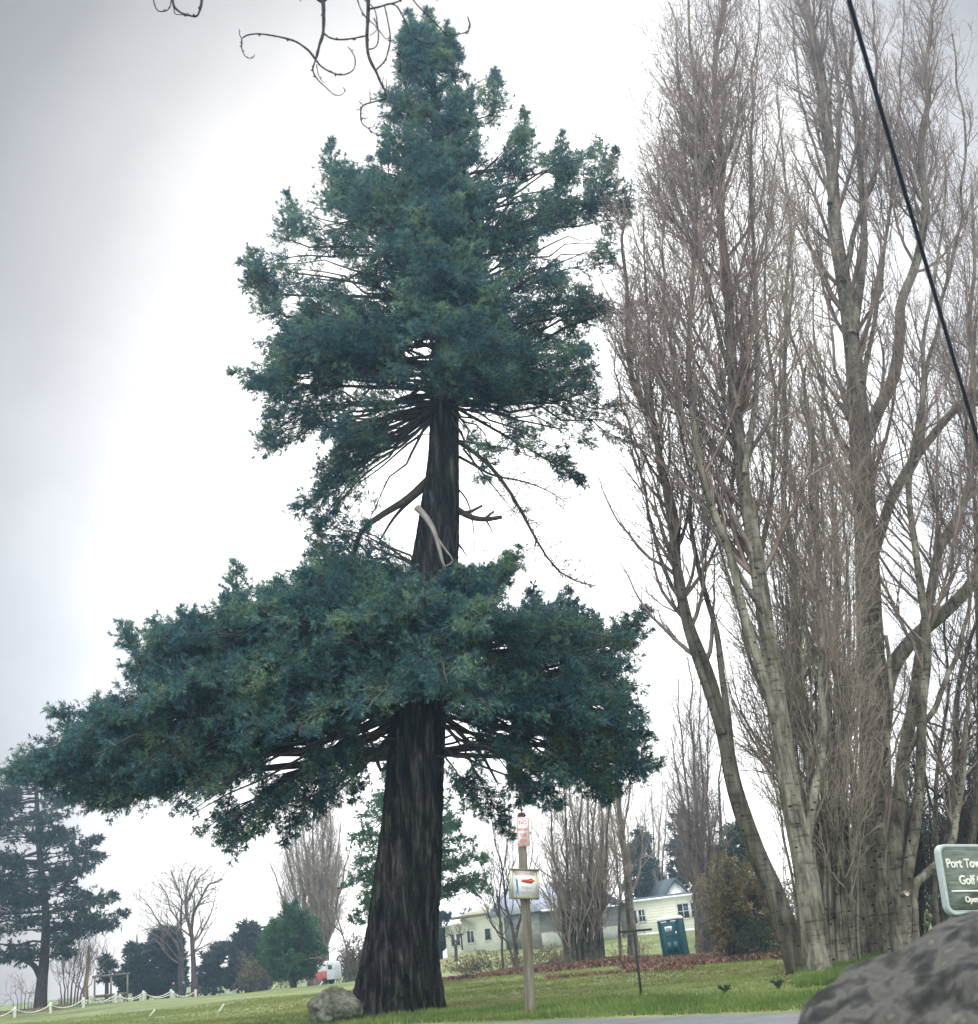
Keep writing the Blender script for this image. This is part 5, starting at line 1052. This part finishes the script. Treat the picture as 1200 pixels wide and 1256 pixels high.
# ------------------------------------------------------------------ wooden frame, people, small markers
base = place(136, 107); t = thing('wooden_frame', 'small weathered timber frame shelter behind the rope fence below the tiny spruce', 'shelter', base, .2)
for x_ in (-1.3, .0, 1.3):
    b = MB(); b.box((x_, 0, 1.05), (.14, .14, 2.3)); b.build('post', M['post'], t)
b = MB(); b.box((0, 0, 2.28), (3.0, .16, .16)); b.box((0, .0, .75), (2.42, .05, .22)); b.build('rail', M['post'], t)
b = MB(); b.box((.0, .75, .42), (2.4, .5, .10)); b.box((-1.0, .75, .16), (.1, .4, .42)); b.box((1.0, .75, .16), (.1, .4, .42)); b.build('bench', M['mossy'], t)
def person(px, Y, label, cloth, rz, mirror=1):
    base = place(px, Y); t = thing('person', label, 'person', base, rz)
    J = {'pel': (0, 0, .52), 'ch': (0, .02, .86), 'nk': (0, .02, 1.08), 'hd': (0, 0, 1.20), 'top': (0, 0, 1.36)}
    vs_ = [(0, 0, .50), (0, .03, .75), (0, .03, 1.00), (0, .02, 1.14), (0, 0, 1.27), (0, 0, 1.36)]; rs = [.16, .15, .17, .06, .10, .07]; ed = [(0, 1), (1, 2), (2, 3), (3, 4), (4, 5)]
    for s in (-1, 1):
        n = len(vs_); vs_ += [(s*.20, .02, 1.02), (s*.26, -.04, .78), (s*.14, -.26, .70), (s*.08, -.34, .70)]; rs += [.065, .05, .042, .035]; ed += [(2, n), (n, n+1), (n+1, n+2), (n+2, n+3)]
        n = len(vs_); vs_ += [(s*.12, -.05, .50), (s*.13, -.45, .50), (s*.13, -.48, .08), (s*.13, -.62, .04)]; rs += [.10, .07, .05, .045]; ed += [(0, n), (n, n+1), (n+1, n+2), (n+2, n+3)]
    me = bpy.data.meshes.new('body'); me.from_pydata(vs_, ed, []); o = bpy.data.objects.new('body', me); C.objects.link(o); o.parent = t
    sk = o.modifiers.new('skin', 'SKIN'); su = o.modifiers.new('sub', 'SUBSURF'); su.levels = su.render_levels = 2
    for i, r in enumerate(rs): me.skin_vertices[0].data[i].radius = (r, r); 
    me.skin_vertices[0].data[0].use_root = True
    me.materials.append(cloth)
    b = MB(); b.tube([(0, -.01, 1.20), (0, -.015, 1.26), (0, -.01, 1.33), (0, 0, 1.38)], [.07, .10, .10, .05], 12); b.build('face', M['skin'], t, True)
    b = MB(); b.tube([(0, .02, 1.24), (0, .03, 1.31), (0, .03, 1.39), (0, .02, 1.42)], [.09, .118, .115, .05], 12); b.build('hair', M['wood'], t, True)
person(213, 109.5, 'person in black clothing sitting on the bench behind the rope fence, left one', M['darkcloth'], .5)
person(226, 109.5, 'person in dark navy clothing sitting on the bench nearest the bare tree, right one', M['navy'], -.5)
base = place(220, 109.7); t = thing('bench', 'low dark bench under the two seated people behind the rope fence', 'bench', base)
b = MB(); b.box((0, 0, .40), (2.0, .42, .07)); b.build('seat', M['mossy'], t)
for s in (-.8, .8): b = MB(); b.box((s, 0, .17), (.10, .36, .40)); b.build('leg', M['mossy'], t)
for px_, py_, Y, lb, w_ in ((187, 1243, 58, 'small tilted yellowish white marker on the left lawn', .24), (272, 1240, 54, 'small tilted white and dark marker on the lawn left of the boulder', .22), (335, 1207, 84, 'tiny pale marker on the lawn crest below the round pine', .24), (394, 1203, 84, 'tiny pale marker on the lawn crest in front of the trailer', .24)):
    base = place(px_, Y); b = MB(); b.prism([(-.5*w_, 0), (-.35*w_, -.06), (.5*w_, .17), (.42*w_, .26)], -.06, .06); o = b.build('lawn_marker', M['whitepost'], None, bevel=.01); loc_obj(o, base+np.array([0, 0, .06])); tag(o, lb, 'marker', 'small markers on the lawn')
# ------------------------------------------------------------------ power cable
A = at(1036, -20, 6.0); B = at(1206, 560, 9.2); d_ = B-A; pts = [A+d_*s+np.array([0, 0, -.10*4*s*(1-s)]) for s in np.linspace(-.35, 1.4, 30)]
b = MB(); b.tube(np.array(pts), .0145, 10); tag(b.build('power_cable', M['cable'], None, True), 'thick black overhead cable running diagonally in front of the right poplars', 'cable')
# ------------------------------------------------------------------ twigs of a tree overhead
def overhead():
    Y = 7.0; base = at(330, -120, Y); base_w = base.copy()
    root = thing('overhanging_branch', 'dark bare branch with curling hanging twigs reaching down into the top of the frame', 'branch', base)
    Z = lambda pts: [(180+x/2.727, y/2.727) for x, y in pts]
    segs = [(Z([(587,-40),(592,40),(590,110),(578,150),(566,200)]), 4.2, 3.2), (Z([(566,200),(545,172),(515,148),(490,135),(440,122),(380,113),(340,116),(318,128)]), 2.6, 1.6), (Z([(318,128),(318,160),(328,185),(345,195),(358,190),(360,180)]), 1.5, .9), (Z([(318,128),(311,115),(310,95)]), 1.2, .8), (Z([(318,128),(320,150),(316,140)]), 1, .8),
            (Z([(566,200),(585,222),(615,240),(650,250),(680,242),(695,225),(697,195),(685,170),(672,155)]), 2.2, 1.2), (Z([(564,202),(556,235),(572,265),(600,292),(625,315),(648,318),(663,305),(657,290)]), 2.0, .9), (Z([(568,215),(575,250),(592,275),(604,270)]), 1.2, .7),
            (Z([(590,108),(612,125),(645,132),(690,128),(738,118)]), 2.2, 1.8), (Z([(742,-40),(740,60),(737,120),(740,175),(752,210),(768,240),(785,280),(800,305)]), 4.4, 2.8), (Z([(800,305),(798,330),(760,340),(725,352),(716,375),(720,410),(742,430),(765,448),(792,455)]), 2.4, 1.1),
            (Z([(725,352),(708,368),(700,360)]), 1.2, .8), (Z([(722,350),(712,340),(722,330)]), 1.1, .8), (Z([(748,343),(747,320),(746,298)]), 1.2, .8), (Z([(718,392),(732,398),(742,390)]), 1.1, .7), (Z([(800,305),(803,280),(800,262)]), 1.3, .8), (Z([(795,310),(790,270),(794,255)]), 1.1, .8), (Z([(742,430),(756,424),(765,410)]), 1.1, .7),
            (Z([(765,236),(795,205),(808,170),(815,125),(805,60),(795,15)]), 2.0, 1.4), (Z([(740,165),(765,158),(775,130),(772,80),(762,30),(735,5),(715,-20)]), 1.6, 1.2), (Z([(742,30),(780,22),(815,12),(838,22),(860,60),(885,110),(905,132),(935,145),(975,138)]), 2.4, 1.0), (Z([(815,12),(840,5),(855,-8),(850,-30)]), 1.8, 1.4),
            (Z([(700,-30),(712,20),(735,60),(765,85),(800,130),(815,120)]), 1.6, 1.0), (Z([(846,240),(848,205),(846,170),(840,138)]), 1.6, 1.0), (Z([(846,180),(838,178),(836,172)]), 1.8, 1.2), (Z([(1074,56),(1082,85),(1072,105),(1045,113),(1022,116),(1010,105)]), 1.8, 1.3), (Z([(1060,108),(1072,112),(1080,102)]), 1.3, .8), (Z([(1022,116),(1005,120),(988,100),(950,60),(900,10),(870,-40)]), 1.5, 1.6),
            (Z([(20,-30),(25,10),(38,35),(62,36),(78,22),(84,-20)]), 1.5, 1.3), (Z([(84,-20),(92,20),(115,42),(140,50),(166,54),(178,30),(186,-30)]), 2.6, 2.0), (Z([(92,20),(95,45),(125,48),(140,42)]), 1.2, .9), (Z([(186,-30),(183,20),(170,52)]), 2.6, 1.6), (Z([(510,-30),(515,5)]), 1.6, .9), (Z([(560,-20),(585,6),(610,-15)]), 4, 3), (Z([(965,-30),(972,5)]), 1.3, .8), (Z([(760,60),(772,90),(760,110),(745,118)]), 1.4, .9),
            ([(150,-30),(220,-26),(300,-40),(400,-22),(460,-35),(560,-30),(640,-60)], 8, 6), ([(330,-120),(340,-70),(360,-30)], 9, 7)]
    main = MB(); rest = []
    for pts, w0, w1 in segs:
        p = np.array(pts, float); n = max(10, 4*len(p)); dy = np.cumsum(rng.normal(size=n)*.012)
        q = resample(at(p[:, 0], p[:, 1], Y), n)
        r = np.linspace(w0, w1, n)*Y/1594/2*1.5*(1+.12*rng.normal(size=n).clip(-1, 1)); r[-1] *= .5
        main.tube(q-base, r, 6)
        m = max(1, n//6)
        for i in rng.integers(2, n-1, m):   # buds
            dv = nrm(rng.normal(size=3)); main.tube([q[i]-base, q[i]-base+dv*.012, q[i]-base+dv*.022], [r[i]*.9, r[i]*1.0, r[i]*.3], 5)
    main.build('twigs', flat('near_black_twig', (.022, .020, .026), .8, .3), root, True)  # one near-black colour for all overhead twigs
overhead()
# ------------------------------------------------------------------ grass, litter and small plants
def tufts(name, label, n, mat, sampler, h=(.06, .14), wd=.018, blades=5, seed=1, lean_=.5, cat=None):
    r_ = np.random.default_rng(seed); X, Y, s = sampler(r_, n); Z_ = gz(X, Y); m = len(X)
    idx = np.repeat(np.arange(m), blades); k_ = len(idx)
    a = r_.uniform(0, 2*math.pi, k_); bx = X[idx]+r_.normal(size=k_)*.05*s[idx]; by = Y[idx]+r_.normal(size=k_)*.05*s[idx]; bz = gz(bx, by)-.01
    hh = r_.uniform(h[0], h[1], k_)*s[idx]; le = lean_*hh*r_.uniform(.2, 1.2, k_)
    W = wd*s[idx]*r_.uniform(.7, 1.3, k_)/2; b2 = r_.uniform(0, 2*math.pi, k_)
    P0 = np.stack([bx-np.cos(b2)*W, by-np.sin(b2)*W, bz], -1); P1 = np.stack([bx+np.cos(b2)*W, by+np.sin(b2)*W, bz], -1); P2 = np.stack([bx+np.cos(a)*le, by+np.sin(a)*le, bz+hh], -1)
    V = np.stack([P0, P1, P2], 1).reshape(-1, 3); o = mesh_obj(name, V, np.arange(len(V)).reshape(-1, 3), mat); return tag(o, label, cat, kind='stuff')
def wedge(y0, y1, pxa=-30, pxb=1230, cond=None, pw=1.3, size=(.8, 1.3), patch=None):
    def f(r_, n):
        Y = y0+(y1-y0)*r_.random(n)**pw; px = r_.uniform(pxa, pxb, n); X = (px-600)/1594*Y-.04*Y
        ok = np.ones(n, bool)
        if cond is not None: ok &= cond(X, Y, px)
        if patch is not None: ok &= (np.sin(X*patch+Y*.7*patch)+np.sin(X*1.7*patch-Y*patch*.9+1)+r_.normal(size=n)*.5) > -.2
        X, Y = X[ok], Y[ok]; return X, Y, r_.uniform(size[0], size[1], len(X))*(1+.012*(Y-25))
    return f
M['grass'] = leaf_mat('grass_blades', (.12, .15, .038), (.21, .245, .07), (.31, .31, .115), .35, .3)
M['grass_rich'] = leaf_mat('rich_grass_blades', (.07, .12, .03), (.125, .19, .05), (.21, .25, .08), .6, .3)
M['litter'] = noise_mat('brown_leaf_litter', [(.3, (.07, .035, .022)), (.5, (.17, .09, .058)), (.7, (.30, .19, .13))], 2.5, 4, .9)
M['drygrass'] = noise_mat('dry_grass', [(.3, (.16, .12, .06)), (.7, (.33, .27, .15))], 2.5, 4, .9)
fir_x = float(place(498, 34.0)[0])
offroad = lambda X, Y, px: (Y > road_edge_y(X)+.02) & (((X-fir_x)/2.5)**2+((Y-33.8)/1.5)**2 > 1+.35*np.sin(X*7+Y*5))
tufts('grass', 'short green lawn grass in front of and around the huge tree', 60000, M['grass'], wedge(20, 72, cond=offroad, pw=1.0), (.025, .065), .022, 4, 1)
tufts('verge_grass', 'lush bright green grass along the road verge and poplar feet', 26000, M['grass_rich'], wedge(18, 34, cond=lambda X, Y, px: offroad(X, Y, px) & (Y < road_edge_y(X)+6.5+1.0*np.sin(X*.9)), pw=.9), (.05, .14), .022, 5, 2)
tufts('verge_grass', 'deep green grass round the feet of the right poplars', 14000, M['grass_rich'], wedge(26, 40, 980, 1160, cond=offroad), (.06, .18), .024, 6, 3)
tufts('dry_grass', 'straw coloured grass tufts at the road edge', 7000, M['drygrass'], wedge(18, 34, cond=lambda X, Y, px: offroad(X, Y, px) & (Y < road_edge_y(X)+.45)), (.03, .10), .02, 4, 4)
def strip(py_of_px, a, b_, pxa, pxb):
    """points on the ground whose distance lies between curves a(px), b_(px)"""
    def f(r_, n):
        px = r_.uniform(pxa, pxb, n); ya = np.interp(px, *a); yb = np.interp(px, *b_); Y = ya+(yb-ya)*r_.random(n)+r_.normal(size=n)*.5; X = (px-600)/1594*Y-.04*Y
        return X, Y, r_.uniform(.8, 1.5, n)
    return f
litband = ((520, 640, 760, 800, 870, 980), (66, 66, 64, 52, 52, 46)); litfar = ((520, 640, 760, 800, 870, 980), (72, 74, 72, 68, 68, 60))
tufts('leaf_litter', 'brown fallen leaves and bracken in a band across the lawn to the poplars', 26000, M['litter'], strip(None, litband, litfar, 520, 985), (.05, .22), .09, 4, 5, lean_=1.4)
tufts('leaf_litter', 'brown leaf scatter between the black post and the toilet', 6000, M['litter'], strip(None, ((660, 700, 790, 850), (56, 48, 45, 44)), ((660, 700, 790, 850), (60, 56, 52, 50)), 680, 850), (.03, .12), .08, 3, 6, lean_=1.4)
tufts('dry_grass', 'rough straw and brown weeds on the left mound under the conifer', 5000, M['drygrass'], wedge(95, 108, -40, 90, pw=1), (.04, .12), .05, 4, 7)
tufts('leaf_litter', 'dark needles and bark bits around the foot of the huge trunk', 6000, M['litter'], lambda r_, n: ((lambda a, q: (place(490, 34.4)[0]+q*np.cos(a)*1.3+.5, 34.2+q*np.sin(a), np.ones(n)*.7))(r_.uniform(0, 6.28, n), 1.0+1.5*r_.random(n)**1.3)), (.01, .04), .07, 3, 8, lean_=2.0)
tufts('leaf_litter', 'brown leaves scattered in the grass under the right poplars', 3500, M['litter'], wedge(27, 44, 930, 1160, cond=lambda X, Y, px: offroad(X, Y, px) & (np.random.default_rng(3).random(len(X)) < sst(930, 1030, px)), patch=1.3), (.02, .07), .07, 2, 9, lean_=1.6)
# bushy edge of sword ferns seen at the bottom
def fern(name, label, px, Y, s, seed, mat='ivy'):
    r_ = np.random.default_rng(seed); base = place(px, Y); n = 16; S = []
    for i in range(n):
        a = r_.uniform(0, 6.28); q = np.linspace(0, 1, 6)[:, None]; d = np.array([math.cos(a), math.sin(a), 0]); S.append(d*q*s*.5*r_.uniform(.5, 1)+np.array([0, 0, 1])*s*(q*.9-.45*q*q)*r_.uniform(.6, 1.1))
    S = np.array(S); nv, nf = needles(S, 40, .09*s*1.5, .03*s*1.5, 60); v, f = tubes(S, np.full((n, 6), .006), 3)
    o = mesh_obj(name, np.vstack([nv, v]), [nf, f+len(nv)], M[mat]); o.location = tuple(base); tag(o, label, 'plant')
fern('fern', 'small dark fern in the grass at the bottom edge left of the boulder', 318, 29.5, .42, 1)
fern('weed_clump', 'dark green weed clump near the foot of the boulder on the left side', 348, 29.8, .22, 2)
fern('weed_clump', 'dark weedy clump on the verge left of the pale pitted poplar foot', 955, 26.5, .35, 3)
fern('weed_clump', 'low dark weed patch in the lawn between black post and pale poplar', 890, 27, .30, 4)
#@@HAZE

# ------------------------------------------------------------------ haze volume added to stand in for the blue lens glare
def haze():
    m = bpy.data.materials.new('glare_haze'); m.use_nodes = True; nt = m.node_tree; nt.nodes.clear()
    v = nt.nodes.new('ShaderNodeVolumePrincipled'); v.inputs['Color'].default_value = (.55, .78, 1.0, 1); v.inputs['Density'].default_value = HAZE_D; v.inputs['Anisotropy'].default_value = .55
    o = nt.nodes.new('ShaderNodeOutputMaterial'); nt.links.new(v.outputs[0], o.inputs['Volume'])
    b = MB(); b.box((0, 60, 20), (400, 260, 52)); h = b.build('haze', m); tag(h, 'thin blue haze added in place of lens glare', None, kind='stuff')
HAZE_D = .0011
haze()
